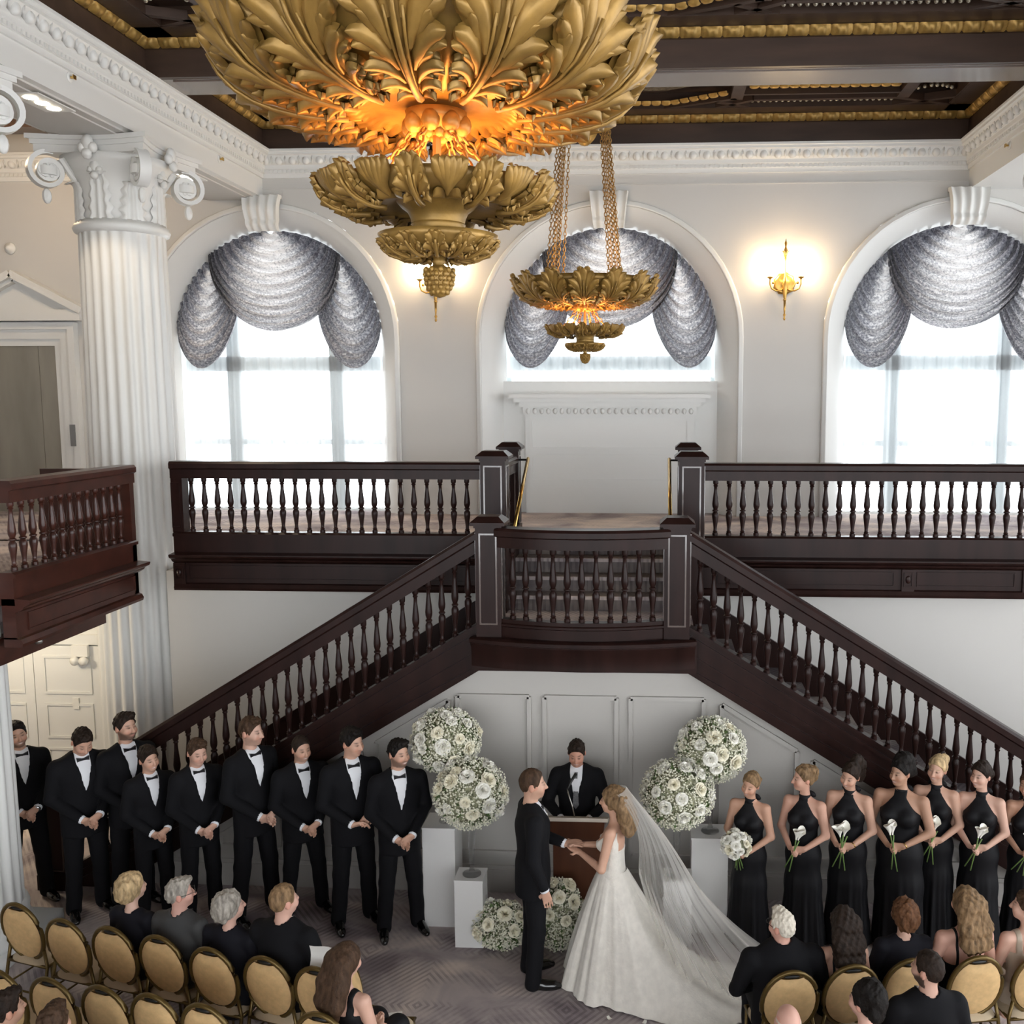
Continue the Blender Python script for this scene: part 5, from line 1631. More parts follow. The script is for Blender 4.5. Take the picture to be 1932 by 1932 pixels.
def person_woman(label, loc, rz, H=1.66, hy=0, hp=0, hr=0, hair='updo', hairm='brown', skin=(0.58,0.34,0.245), dress='halter', B=1.0, seated=False, dmat=None, arms='flower', smile=True, group=None, seed=0, lean=0.0, bracelet=False, hairvine=False):
    k = H/1.80; dmat = dmat or DRESS
    Mh = head_matrix(hy, hp, hr, Vector((0,0,0)))
    hc = tuple(c*0.8 for c in HAIR[hairm].node_tree.nodes['Principled BSDF'].inputs['Base Color'].default_value[:3])
    dz = (0.52-0.93) if seated else 0
    sh = {s: Vector((s*0.160*B,0.012,1.425)) for s in (-1,1)}
    if arms == 'flower':
        el = {s: Vector((s*0.225*B,-0.005,1.16)) for s in (-1,1)}
        wr = {-1: Vector((-0.060,-0.20,1.045)), 1: Vector((0.085,-0.205,1.065))}
        hd = {-1: (Vector((0.80,-0.45,0.05)), Vector((0.35,0.5,0.6))), 1: (Vector((-0.9,-0.25,-0.1)), Vector((-0.2,0.9,-0.1)))}
        curl = {-1: 0.85, 1: 0.6}
    elif arms == 'bride':
        el = {-1: Vector((-0.22,-0.03,1.15)), 1: Vector((0.235,-0.045,1.13))}
        wr = {-1: Vector((-0.05,-0.31,1.20)), 1: Vector((0.05,-0.30,1.17))}
        hd = {-1: (Vector((0.15,-0.95,0.1)), Vector((0.1,0.1,-1))), 1: (Vector((-0.25,-0.9,0.22)), Vector((-0.2,0.2,-0.95)))}
        curl = {-1: 0.3, 1: 0.3}
    else:
        el = {s: Vector((s*0.225*B,-0.02,1.17)) for s in (-1,1)}
        wr = {s: Vector((s*0.07,-0.25,1.05)) for s in (-1,1)}
        hd = {s: (Vector((-s*0.6,-0.8,-0.1)), Vector((0,0,-1))) for s in (-1,1)}; curl = {-1: 0.4, 1: 0.4}
    if seated:
        hip = {s: Vector((s*0.09,0,0.945)) for s in (-1,1)}; kn = {s: Vector((s*0.10,-0.42,0.955)) for s in (-1,1)}; an = {s: Vector((s*0.10,-0.40,0.50)) for s in (-1,1)}
    else:
        hip = {s: Vector((s*0.085,0,0.90)) for s in (-1,1)}; kn = {s: Vector((s*0.07,-0.01,0.50)) for s in (-1,1)}; an = {s: Vector((s*0.06,0.02,0.09)) for s in (-1,1)}
    def torso(sd, g, k_=0.04):
        sd.cone((0,0.005,0.93),(0,0.0,1.10),(0.160*B+g),(0.118*B+g),k_,0.76)
        sd.cone((0,0.0,1.10),(0,0.0,1.30),(0.118*B+g),(0.140*B+g),k_,0.74)
        sd.cone((0,0.0,1.30),(0,0.016,1.405),(0.136*B+g),(0.098*B+g),k_,0.62)
        for s in (-1,1):
            sd.ell((s*0.064*B,-0.082*B,1.285),(0.060*B+g,0.050*B+g,0.058*B+g),0.035)
            sd.cone((s*0.04,0.018,1.445),sh[s],0.042+g*0.5,0.050+g*0.5,k_)
    bd = Sdf(); torso(bd, 0.0)
    for s in (-1,1):
        bd.chain([sh[s], el[s], wr[s]], [0.050*(0.6+0.4*B), 0.038*(0.6+0.4*B), 0.024], 0.02)
        hand(bd, wr[s], hd[s][0], hd[s][1], s, curl[s], sc=0.9)
        bd.chain([hip[s], kn[s], an[s]], [0.085, 0.055, 0.036], 0.03)
        bd.cone(an[s], an[s]+Vector((s*0.01,-0.12,-0.06)), 0.034, 0.026, 0.02)
    head_prims(bd, Mh, True, (0,0.025,1.46))
    hcn = Mh @ Vector((0,0,1.69))
    zz = [(1.55, 1.80, 0.0058), (min(wr[-1].z, wr[1].z)-0.10, max(wr[-1].z, wr[1].z)+0.06, 0.0068)]
    xx = [(hcn.x-0.09, hcn.x+0.09, 0.0066), (-0.10, 0.12, 0.0075)]; yy = [(hcn.y-0.15, hcn.y+0.12, 0.0066), (-0.34, -0.18, 0.0075)]
    sk = lambda V: skin_col(V, Mh, skin, hc, 0.0, smile=smile, lips=(0.48,0.13,0.13))
    cull = lambda V: (V[:,2] < 0.95) & (np.linalg.norm(V-np.array([0,-0.25,1.05]), axis=1) > 0.25)
    me = sdf_mesh('person', bd, SKIN, 0.0135, (xx, yy, zz), None, sk)
    R = Matrix.Translation(Vector(loc)) @ Matrix.Rotation(rz,4,'Z') @ Matrix.Rotation(lean,4,'X') @ Matrix.Scale(k,4) @ Matrix.Translation(Vector((0,0,dz)))
    p = link('person', me); p.matrix_world = R
    tag(p, label, 'person', group)
    if dress in ('halter', 'tank', 'strap', 'jacket', 'bridal'):
        d = Sdf(); torso(d, 0.009 if dress != 'jacket' else 0.024)
        if dress == 'jacket':
            for s in (-1,1): d.chain([sh[s], el[s], wr[s]], [0.062, 0.052, 0.042], 0.02)
        if dress == 'bridal': pass
        elif not seated:
            d.cone((0,0.005,0.93),(0,0.01,0.62),0.165*B,0.175*B,0.05,0.80); d.cone((0,0.01,0.62),(0,0.02,0.02),0.172*B,0.225,0.05,0.86)
        else:
            d.ell((0,0.02,0.93),(0.18*B,0.15,0.11),0.05)
            for s in (-1,1): d.chain([hip[s], kn[s], an[s]+Vector((0,0,0.12))], [0.10*B,0.082,0.075], 0.05)
        def post(f, x, y, z):
            if dress == 'halter':
                zz_ = np.clip((z-1.285)/0.175, 0, 1)
                wd = 0.175 - 0.128*zz_**0.85
                wd = np.where(y > 0.02, np.where(z > 1.27, -1.0, 0.3), wd)
                m_ = np.where(z > 1.27, np.abs(x)-wd*B, -1.0)
            elif dress == 'bridal':
                m_ = np.where(z > 1.31-0.06*(y > 0.0), np.where((np.abs(np.abs(x)-0.125) < 0.020) & (z < 1.43), -0.01, 0.02), -1.0)
            elif dress == 'strap':
                m_ = np.where(z > 1.24, np.where(np.abs(np.abs(x)-0.085) < 0.010, -0.01, 0.02), -1.0)
            elif dress == 'tank':
                m_ = np.where(z > 1.33, np.where(np.abs(np.abs(x)-0.085) < 0.028, -0.02, 0.02), -1.0)
            else:
                nk = np.sqrt(x*x+(y-0.012)**2)-0.06
                m_ = -np.maximum(nk, 1.45-z)
            g = np.maximum(f, np.where(m_ > -0.5, m_, -1.0))
            if not seated and dress != 'bridal':
                a = np.arctan2(y, x); am = np.clip((0.80-z)/0.8, 0, 1)
                g = np.maximum(g + am*0.016*(np.sin(9*a+seed)+0.6*np.sin(17*a+2*seed)), 0.012-z)
            return g
        link('dress', sdf_mesh('dress', d, dmat, 0.0125, (((-0.10,0.10,0.009),) if dress == 'halter' else (),(),((1.22,1.50,0.009),)), post), p)
    if dress == 'halter':
        MB().lathe([(0.051,1.455),(0.056,1.46),(0.056,1.515),(0.050,1.52)],20,(0,0.016,0)).build('neck_band', dmat, p, True)
        b = MB()
        for s in (-1,1): b.ell((s*0.045,0.085,1.505),(0.045,0.018,0.030),8,6,Matrix.Rotation(s*0.4,3,'Y'))
        b.ell((0,0.082,1.50),(0.014,0.016,0.016),7,5); b.build('neck_bow', dmat, p, True)
        for s in (-1,1):
            MB().grid(lambda u, v, s=s: (s*0.02+(v-0.5)*0.045+0.02*math.sin(u*3), 0.09+0.075*min(1,u*1.6)*(1 if u < 0.5 else 1)+0.02*u, 1.49-0.62*u), 12, 2).build('bow_tail', dmat, p, True)
    make_hair(p, Mh, hair, HAIR[hairm], seed)
    if bracelet:
        d = (wr[1]-el[1]).normalized(); MB().tube([wr[1]-d*0.015, wr[1]-d*0.007], 0.031, 14).build('bracelet', BRASS, p, True)
    if hairvine:
        b = MB()
        for i in range(16):
            q = -1.3+2.6*i/15
            b.ell(tuple(Mh @ Vector((0.098*math.sin(q), 0.03+0.01*math.sin(i*5), 1.715+0.105*math.cos(q)))), (0.008,0.008,0.008), 6, 4)
        b.build('hair_vine', M('pearl_beads',(0.8,0.76,0.7),0.2), p, True)
    return p
# ================================================================== THE WEDDING PARTY
G = 'groomsmen in black tuxedos'
person_man('groomsman with black hair and moustache half hidden by the near column', (-6.20,8.95,0), 0.81, 1.86, hy=0.00, hr=-0.15, hp=0.05, hair='short', hairm='black', beard=0.55, watch=True, group=G, seed=1, stance=0.16, smile=True)
person_man('groomsman bowing his head to look down, behind the bearded tall one', (-5.50,8.80,0), 0.81, 1.90, 1.10, hy=0.09, hp=0.62, hairm='dark', hair='short', group=G, seed=2)
person_man('tall bearded groomsman gazing ahead with chin raised', (-5.14,8.98,0), 0.88, 1.94, 1.03, hy=0.26, hp=-0.02, hairm='dark', beard=0.75, group=G, seed=3)
person_man('shortest groomsman with full wavy brown hair', (-4.78,8.72,0), 0.81, 1.72, 1.0, hy=0.19, hp=0.12, hr=-0.1, hair='full', hairm='dark', group=G, seed=4, smile=True)
person_man('clean shaven groomsman with short reddish brown hair looking down', (-4.33,8.74,0), 0.76, 1.80, 1.0, hy=0.09, hp=0.25, hairm='brown', group=G, seed=5, skin=(0.60,0.36,0.27))
person_man('tallest groomsman with light brown quiff in near profile', (-3.84,8.84,0), 0.98, 1.97, 1.0, hy=0.39, hp=0.08, hairm='brown', beard=0.30, group=G, seed=6, skin=(0.60,0.37,0.28), stance=0.2)
person_man('stocky smiling groomsman with receding dark hair', (-3.38,8.90,0), 0.66, 1.78, 1.12, hy=0.16, hp=0.12, hair='crop', hairm='dark', beard=0.2, group=G, seed=7, smile=True, stance=0.2)
person_man('groomsman with thick dark hair rubbing his hands together', (-2.84,8.74,0), 0.62, 1.92, 1.08, hy=0.49, hp=0.15, hair='full', hairm='black', arms='rub', group=G, seed=8, stance=0.14)
person_man('bearded groomsman standing beside the tall white pedestal', (-2.36,8.62,0), 0.46, 1.86, 1.05, hy=0.46, hp=0.05, hair='short', hairm='black', beard=0.62, group=G, seed=9, smile=True, stance=0.16)
groom = person_man('groom in black tuxedo holding the bride by the hand', (-1.02,7.90,0), PI/2+0.28, 1.89, 1.06, hy=-0.05, hp=0.06, hair='crop', hairm='brown', arms='groom', boutonniere=True, seed=10, beard=0.12)
person_man('officiant in dark suit and grey tie reading behind the lectern', (-0.73,9.02,0), 0.0, 1.77, 1.06, hp=0.36, hair='short', hairm='dark', arms='lectern', tie='long', skin=(0.52,0.27,0.19), seed=11, smile=True)

BG = 'bridesmaids in black halter gowns'
def calla(parent_m, n, lb, tilt=0.25, sc=1.0):
    t = thing('calla_lilies', lb, 'flowers', (0,0,0), 0, 'calla lilies held by the bridesmaids')
    t.matrix_world = parent_m @ Matrix.Translation((0.005,-0.275,1.06)) @ Matrix.Rotation(tilt,4,'Y') @ Matrix.Scale(sc,4)
    for i in range(n):
        a = (i-(n-1)/2)*0.28
        link('stem', CSTEM, t, (0,0,0), 0, (0.12*((i % 2)*2-1)*0.5, a, 0))
        link('calla_bloom', CBLOOM, t, (0,0,0), 0, (0.12*((i % 2)*2-1)*0.5, a, i*1.9))
IVORY = M('ivory_petals', (0.88,0.83,0.66), 0.6)
WHITEP = M('white_petals', (0.90,0.88,0.80), 0.55)
GREEN = M('leaf_green', (0.10,0.16,0.05), 0.6, var=(20,0.4))
STEMG = M('stem_green', (0.16,0.27,0.07), 0.5)
CSTEM = MB().tube([(0,0,-0.20),(0.004,0,0),(0,0,0.12)], 0.0055, 6).mesh('stem', STEMG, True)
CBLOOM = MB().grid(lambda u, v: ((0.006+0.040*u**1.8*(1+0.5*max(0,math.cos(v*2*PI))))*math.cos(v*2*PI), (0.006+0.034*u**1.8)*math.sin(v*2*PI), 0.11+0.085*u+0.035*u*u*max(0,math.cos(v*2*PI))), 7, 12).mesh('calla_bloom', WHITEP, True)

maids = [
 ('bridesmaid holding the round rose bouquet beside the flower pedestal', (0.88,8.62), -0.42, 1.64, dict(hy=-0.15, hp=0.22, hr=0.18, hair='bun', hairm='light', skin=(0.53,0.30,0.205), B=1.0)),
 ('bridesmaid turned in profile with blonde streaked updo', (1.37,8.62), -0.50, 1.69, dict(hy=-0.85, hp=0.05, hair='updo', hairm='light', skin=(0.58,0.33,0.24), smile=False)),
 ('bridesmaid with dark high ponytail smiling downwards', (1.78,8.66), -0.42, 1.74, dict(hy=-0.25, hp=0.25, hr=0.2, hair='ponytail', hairm='dark', skin=(0.56,0.33,0.235), bracelet=True)),
 ('bridesmaid with big black curly updo and bracelet', (2.24,8.64), -0.48, 1.77, dict(hy=-0.45, hp=0.12, hair='curlyup', hairm='black', skin=(0.44,0.25,0.165), B=1.22, bracelet=True)),
 ('bridesmaid with golden blonde updo behind the black haired one', (2.60,8.82), -0.40, 1.74, dict(hy=-0.25, hp=0.1, hr=0.1, hair='updo', hairm='blonde', skin=(0.60,0.36,0.26), B=1.0)),
 ('bridesmaid with brown low chignon looking towards the couple', (2.97,8.70), -0.46, 1.73, dict(hy=-0.45, hp=0.08, hair='bun', hairm='dark', skin=(0.60,0.37,0.28))),
 ('last bridesmaid cut off by the picture edge', (3.40,8.72), -0.40, 1.64, dict(hy=-0.35, hp=0.1, hair='bun', hairm='brown', skin=(0.48,0.27,0.18)))]
NAMES = ['', 'white calla lilies held by the bridesmaid in profile', 'white calla lilies held by the bridesmaid with high ponytail', 'white calla lilies raised by the bridesmaid with black curls', 'white calla lilies held by the golden blonde bridesmaid', 'white calla lilies held by the bridesmaid with low chignon', 'white calla lilies held by the last bridesmaid at the edge']
maid_objs = []
for i, (lb, xy, rz, H, kw) in enumerate(maids):
    p = person_woman(lb, (*xy, 0), rz, H, group=BG, seed=i+1, **kw)
    maid_objs.append(p)
    if i: calla(p.matrix_world, 2 + (i in (2, 4, 6)), NAMES[i], (0.35, 0.3, 0.1, -0.1, 0.15, 0.3, 0.35)[i], 1.05)

# ------------------------------------------------------------ roses, bouquet, arrangements
def rose_mesh():
    b = MB()
    for k, (n, r0, r1, h, open_) in enumerate(((3,0.012,0.020,0.052,0.0),(4,0.020,0.034,0.050,0.010),(5,0.028,0.050,0.042,0.022),(6,0.034,0.062,0.028,0.030))):
        for i in range(n):
            a0 = 2*PI*i/n + k*0.7
            def fn(u, v, a0=a0, n=n, r0=r0, r1=r1, h=h, open_=open_):
                a = a0 + (v-0.5)*2*PI/n*1.35
                e = 1-(abs(v-0.5)*2)**2.2
                r = r0*(0.35+0.65*u**0.5) + (r1-r0)*u*u
                return (r*math.cos(a), r*math.sin(a), -0.02 + h*u*(0.55+0.45*e) - open_*0.5*u**3)
            b.grid(fn, 4, 5)
    return b.mesh('rose', WHITEP, True)
ROSEF = rose_mesh()
IVROSE = ROSEF.copy(); IVROSE.materials.clear(); IVROSE.materials.append(IVORY)
def point_cloud(rad, n, seed, size, mat, name, shell=(0.75,1.03)):
    r = random.Random(seed); b = MB()
    for i in range(n):
        d = Vector((r.gauss(0,1), r.gauss(0,1), r.gauss(0,1))).normalized()
        q = r.uniform(*shell)
        c = Vector((d.x*rad[0]*q, d.y*rad[1]*q, d.z*rad[2]*q)); s = size*r.uniform(0.7,1.3)
        b.add([c+Vector((s,0,0)), c-Vector((s,0,0)), c+Vector((0,s,0)), c-Vector((0,s,0)), c+Vector((0,0,s)), c-Vector((0,0,s))], [(0,2,4),(2,1,4),(1,3,4),(3,0,4),(2,0,5),(1,2,5),(3,1,5),(0,3,5)])
    me = bpy.data.meshes.new(name); me.from_pydata(b.v, [], b.f); me.materials.append(mat)
    return me
def sprigs(rad, n, seed, mat, name):
    r = random.Random(seed); b = MB()
    for i in range(n):
        d = Vector((r.gauss(0,1), r.gauss(0,1), r.gauss(0,1)+0.1)).normalized()
        e = Vector((d.x*rad[0], d.y*rad[1], d.z*rad[2]))*r.uniform(0.85,1.0)
        s = e*0.35; side = d.cross(Vector((0.2,0.3,0.9))).normalized()*0.006
        b.add([s-side, s+side, e+side*0.4, e-side*0.4], [(0,1,2,3)])
        m_ = s.lerp(e, 0.7); w = d.cross(Vector((r.gauss(0,1), r.gauss(0,1), r.gauss(0,1)))).normalized()
        b.add([m_, m_+w*0.018+d*0.012, m_+d*0.045, m_-w*0.018+d*0.012], [(0,1,2,3)])
    me = bpy.data.meshes.new(name); me.from_pydata(b.v, [], b.f); me.materials.append(mat)
    return me
BREATH = M('baby_breath', (0.82,0.80,0.66), 0.7, var=(30,0.15))
CORE = M('moss_core', (0.30,0.30,0.19), 0.9, bump=(60,1.0,0.02), var=(40,0.5))
CGLASS = M('clear_glass', (0.95,0.97,0.97), 0.03, trans=1.0, alpha=0.28)
def orient(o, loc, d, roll, sc):
    q = Vector(d).to_track_quat('Z', 'Y')
    o.location = loc; o.rotation_euler = (q @ Matrix.Rotation(roll,3,'Z').to_quaternion()).to_euler(); o.scale = (sc,)*3
def fill_roses(t, rad, n, seed, off=(0,0,0), sc=1.0, up=-0.55, iv=0.3):
    r = random.Random(seed); pts = []
    for i in range(n):
        zz = 1 - (i+0.5)/n*(1-up); a_ = i*2.39996 + seed
        q = math.sqrt(max(0, 1-zz*zz))
        pts.append(Vector((q*math.cos(a_)+r.gauss(0,0.09), q*math.sin(a_)+r.gauss(0,0.09), zz+r.gauss(0,0.06))).normalized())
    for d in pts:
        o = link('rose', IVROSE if r.random() < iv else ROSEF, t)
        p = Vector((d.x*rad[0], d.y*rad[1], d.z*rad[2]))*r.uniform(0.95,1.06) + Vector(off)
        orient(o, p, (d.x/rad[0], d.y/rad[1], d.z/rad[2]), r.random()*6, sc*r.uniform(0.80,1.25))
def arrangement(lb, loc, rad, n, seed, vase_h):
    t = thing('flower_arrangement', lb, 'flowers', loc, 0, 'rose arrangements in tall glass vases')
    stuff(link('greenery', MB().ell((0,0,0),(rad*0.86,rad*0.86,rad*0.78),20,12).mesh('greenery', CORE, True), t))
    stuff(link('baby_breath', point_cloud((rad,rad,rad*0.92), 4600, seed, 0.0090, BREATH, 'baby_breath'), t))
    stuff(link('sprigs', sprigs((rad*1.08,rad*1.08,rad), 420, seed+1, GREEN, 'sprigs'), t))
    fill_roses(t, (rad*0.95,rad*0.95,rad*0.88), n+6, seed+2)
    zb = -vase_h
    MB().lathe([(0.0,zb),(0.085,zb),(0.085,zb+0.008),(0.03,zb+0.02),(0.022,zb+0.06),(0.026,zb+0.25*vase_h),(0.045,zb+0.62*vase_h),(0.075,-rad*0.55),(0.070,-rad*0.55),(0.040,zb+0.62*vase_h),(0.020,zb+0.25*vase_h),(0.015,zb+0.06)],24).build('glass_vase', CGLASS, t, True)
WPED = M('white_pedestal_laminate', (0.74,0.73,0.71), 0.35)
def pedestal(lb, x0, x1, y0, y1, h, rz=0):
    cx, cy = (x0+x1)/2, (y0+y1)/2
    t = thing('pedestal', lb, 'pedestal', (cx, cy, 0), rz, 'white display pedestals')
    MB().box(x0-cx, x1-cx, y0-cy, y1-cy, 0, h-0.02).build('body', WPED, t)
    MB().box(x0-cx-0.004, x1-cx+0.004, y0-cy-0.004, y1-cy+0.004, h-0.018, h).build('top', WPED, t)
pedestal('tall white pedestal beside the last groomsman', -2.17, -1.86, 8.71, 9.05, 0.98)
pedestal('short white pedestal in front of the tall one', -1.80, -1.54, 8.37, 8.62, 0.645)
pedestal('tall white pedestal behind the bouquet bridesmaid', 0.36, 0.70, 8.74, 9.05, 0.93)
pedestal('short white pedestal hidden behind the veil', 0.10, 0.36, 8.50, 8.76, 0.62)
arrangement('upper rose and baby breath ball by the groomsmen', (-1.96,8.88,1.775), 0.33, 24, 21, 0.795)
arrangement('lower rose and baby breath ball on the short pedestal near the groom', (-1.66,8.50,1.42), 0.34, 24, 31, 0.775)
arrangement('upper rose and baby breath ball by the bridesmaids', (0.54,8.90,1.725), 0.33, 24, 41, 0.795)
arrangement('lower rose and baby breath ball beside the veil', (0.22,8.63,1.40), 0.34, 24, 51, 0.78)
def floor_flowers(lb, loc, rad, n, seed):
    t = thing('floor_flowers', lb, 'flowers', loc, 0, 'flowers massed on the floor before the lectern')
    stuff(link('greenery', MB().ell((0,0,0),(rad[0]*0.8,rad[1]*0.8,rad[2]*0.8),18,10).mesh('greenery', CORE, True), t))
    stuff(link('baby_breath', point_cloud(rad, 3000, seed, 0.0090, BREATH, 'baby_breath'), t))
    stuff(link('sprigs', sprigs((rad[0]*1.1,rad[1]*1.1,rad[2]*1.08), 300, seed+1, GREEN, 'sprigs'), t))
    fill_roses(t, rad, n, seed+2, up=-0.1, iv=0.7)
floor_flowers('low mound of ivory roses on the floor left of the groom', (-1.38,8.42,0.20), (0.27,0.20,0.22), 13, 61)
floor_flowers('taller mound of white roses on the floor between groom and bride', (-0.86,8.42,0.32), (0.24,0.20,0.34), 13, 71)

# bouquet of the first bridesmaid
bm = maid_objs[0].matrix_world
t = thing('rose_bouquet', 'round white rose bouquet with green stems held by the first bridesmaid', 'flowers', (0,0,0))
t.matrix_world = bm @ Matrix.Translation((-0.03,-0.31,1.155)) @ Matrix.Rotation(0.35,4,'X')
stuff(link('greenery', MB().ell((0,0,0),(0.12,0.12,0.11),14,8).mesh('greenery', CORE, True), t))
fill_roses(t, (0.135,0.135,0.125), 26, 81, sc=0.78, up=-0.7, iv=0.25)
for i in range(7):
    a = i*0.9
    link('stem', MB().tube([(0.02*math.cos(a),0.02*math.sin(a),-0.06),(0.015*math.cos(a),0.015*math.sin(a),-0.16),(0.04*math.cos(a),0.04*math.sin(a),-0.30)],0.005,5).mesh('stem', STEMG, True), t)

# ------------------------------------------------------------ lectern and microphone
LEC = M('lectern_cherry', (0.085,0.030,0.015), 0.35, var=(4,0.3,(1,1,0.15)), spec=0.4)
LTOP = M('lectern_cream_top', (0.62,0.55,0.46), 0.5)
t = thing('lectern', 'cherry wood lectern with cream slanted top between the couple', 'lectern', (-0.70,8.70,0))
MB().prism([(-0.22,0.04),(0.22,0.04),(0.22,1.02),(-0.22,1.02)], -0.10, 0.18).build('body', LEC, t)
MB().box(-0.26,0.26,-0.16,0.22,0,0.05).build('base', LEC, t)
MB().add([(-0.26,-0.16,1.15),(0.26,-0.16,1.15),(0.26,0.20,1.0),(-0.26,0.20,1.0),(-0.24,-0.13,0.97),(0.24,-0.13,0.97),(0.24,0.18,0.95),(-0.24,0.18,0.95)],[(0,1,2,3),(7,6,5,4),(0,4,5,1),(1,5,6,2),(2,6,7,3),(3,7,4,0)]).build('desk_box', LEC, t)
MB().add([(-0.29,-0.19,1.165),(0.29,-0.19,1.165),(0.29,0.23,1.0),(-0.29,0.23,1.0),(-0.29,-0.19,1.20),(0.29,-0.19,1.20),(0.29,0.23,1.035),(-0.29,0.23,1.035)],[(3,2,1,0),(4,5,6,7),(0,1,5,4),(1,2,6,5),(2,3,7,6),(3,0,4,7)]).build('desk_top', LTOP, t)
mic = thing('microphone', 'gooseneck microphone rising from the lectern top', 'microphone', (-0.74,8.60,1.175))
MB().tube([(0.02,0,0.0),(0.0,0.0,0.10),(-0.03,0.02,0.18),(-0.05,0.06,0.23)],0.006,7).build('gooseneck', M('brushed_nickel',(0.5,0.48,0.44),0.3,0.9), mic, True)
MB().tube([(-0.05,0.06,0.23),(-0.02,0.12,0.29),(0.02,0.17,0.34)],[0.012,0.014,0.016],8).build('mic_head', BLACKM, mic, True)

# ------------------------------------------------------------ bride
GOWN = M('ivory_lace_tulle', (0.74,0.70,0.63), 0.75, bump=(55,0.5,0.006), var=(16,0.07), sheen=0.2)
bride = person_woman('bride in ivory lace gown and long veil facing the groom', (-0.34,8.02,0), -PI/2-0.22, 1.70, hy=0.0, hp=0.08, hair='wavy', hairm='light', skin=(0.60,0.35,0.245), dress='bridal', dmat=GOWN, arms='bride', seed=12)
bpy.context.view_layer.update()
BC = Vector((-0.34,8.02,0)); Bi = bride.matrix_world.inverted()
def skirt():
    NT, NP = 34, 150; vs_, fs = [], []
    ph0 = -0.30
    for i in range(NT+1):
        t_ = i/NT
        for j in range(NP):
            ph = -PI + 2*PI*j/NP
            d = ((ph-ph0+PI) % (2*PI))-PI
            w = math.exp(-(d/0.62)**2)
            R = 0.43 + 1.12*w + 0.06*math.cos(ph+PI/2)
            rr = 0.118 + (R-0.118)*(t_**(0.80+0.25*w))
            z = 1.02*0.945*(1-t_)**(1.0+1.7*w) if t_ < 1 else 0.0
            am = min(1, t_*1.3)
            rr += am*(0.020*math.sin(9*ph+0.6)+0.012*math.sin(17*ph+2)+0.006*math.sin(37*ph))*(1-0.5*w)
            z += am*w*(0.016*math.sin(14*ph+6*t_)+0.010*math.sin(29*ph-5*t_)) + 0.012
            if t_ > 0.93: rr += 0.010*math.sin(60*ph)*w
            vs_.append(Bi @ (BC + Vector((rr*math.cos(ph), rr*math.sin(ph), max(0.006, z)))))
    for i in range(NT):
        for j in range(NP):
            fs.append((i*NP+j, i*NP+(j+1)%NP, (i+1)*NP+(j+1)%NP, (i+1)*NP+j))
    b = MB().add(vs_, fs)
    return b.build('gown_skirt', GOWN, bride, True)
skirt()
def veil_mat():
    m = bpy.data.materials.new('veil_tulle'); m.use_nodes = True
    nt = m.node_tree; N, L = nt.nodes, nt.links
    out = N['Material Output']; N.remove(N['Principled BSDF'])
    d = N.new('ShaderNodeBsdfDiffuse'); d.inputs[0].default_value = (0.85,0.82,0.77,1)
    tl = N.new('ShaderNodeBsdfTranslucent'); tl.inputs[0].default_value = (0.85,0.82,0.77,1)
    tp = N.new('ShaderNodeBsdfTransparent')
    m1 = N.new('ShaderNodeMixShader'); m1.inputs[0].default_value = 0.35; L.new(d.outputs[0], m1.inputs[1]); L.new(tl.outputs[0], m1.inputs[2])
    lw = N.new('ShaderNodeLayerWeight'); lw.inputs[0].default_value = 0.35
    mr = N.new('ShaderNodeMapRange'); mr.inputs[1].default_value = 0.0; mr.inputs[2].default_value = 1.0; mr.inputs[3].default_value = 0.74; mr.inputs[4].default_value = 0.18
    L.new(lw.outputs['Facing'], mr.inputs[0])
    m2 = N.new('ShaderNodeMixShader'); L.new(mr.outputs[0], m2.inputs[0]); L.new(m1.outputs[0], m2.inputs[1]); L.new(tp.outputs[0], m2.inputs[2])
    L.new(m2.outputs[0], out.inputs[0])
    return m
VEIL = veil_mat()
def veil():
    NU, NV = 90, 26; vs_, fs = [], []
    hc = BC + Vector((-0.005,0.0,1.70*1.018))     # top of the head
    for i in range(NU+1):
        u = i/NU
        a = -1.25 + 2.35*u                       # around the back of the head, towards +x
        top = hc + Vector((0.105*math.cos(a)+0.01, 0.115*math.sin(a), -0.02-0.03*abs(math.sin(a))))
        b_ = -0.62 + 0.92*u
        ctl = [(0.0,(0.40,-0.20,0.50)),(0.25,(0.62,-0.36,0.24)),(0.55,(1.15,-0.46,0.07)),(0.8,(1.52,-0.12,0.04)),(1.0,(1.48,0.34,0.03))]
        bot = None
        for (u0, p0_), (u1, p1_) in zip(ctl, ctl[1:]):
            if u0 <= u <= u1+1e-9: bot = BC + Vector(p0_).lerp(Vector(p1_), (u-u0)/(u1-u0)); break
        for j in range(NV+1):
            v = j/NV
            p = top.lerp(bot, v**0.92)
            sag = (0.06+0.12*u)*math.sin(PI*v)*(0.7+0.6*v)
            f = 0.030*math.sin(u*62+2*math.sin(v*3))*v + 0.015*math.sin(u*131+1)*v
            p.x += 0.10*math.sin(PI*min(1,v*2.2))*(1-v)*(1-0.5*u)
            p.z -= sag - 0.4*f
            p += Vector((-math.sin(b_), math.cos(b_), 0))*f
            p.z = max(p.z, 0.035 + 0.02*math.sin(u*62))
            vs_.append(Bi @ p)
    for i in range(NU):
        for j in range(NV):
            fs.append((i*(NV+1)+j, (i+1)*(NV+1)+j, (i+1)*(NV+1)+j+1, i*(NV+1)+j+1))
    me = bpy.data.meshes.new('veil'); me.from_pydata(vs_, [], fs); me.materials.append(VEIL); me.shade_smooth()
    link('veil', me, bride)
veil()
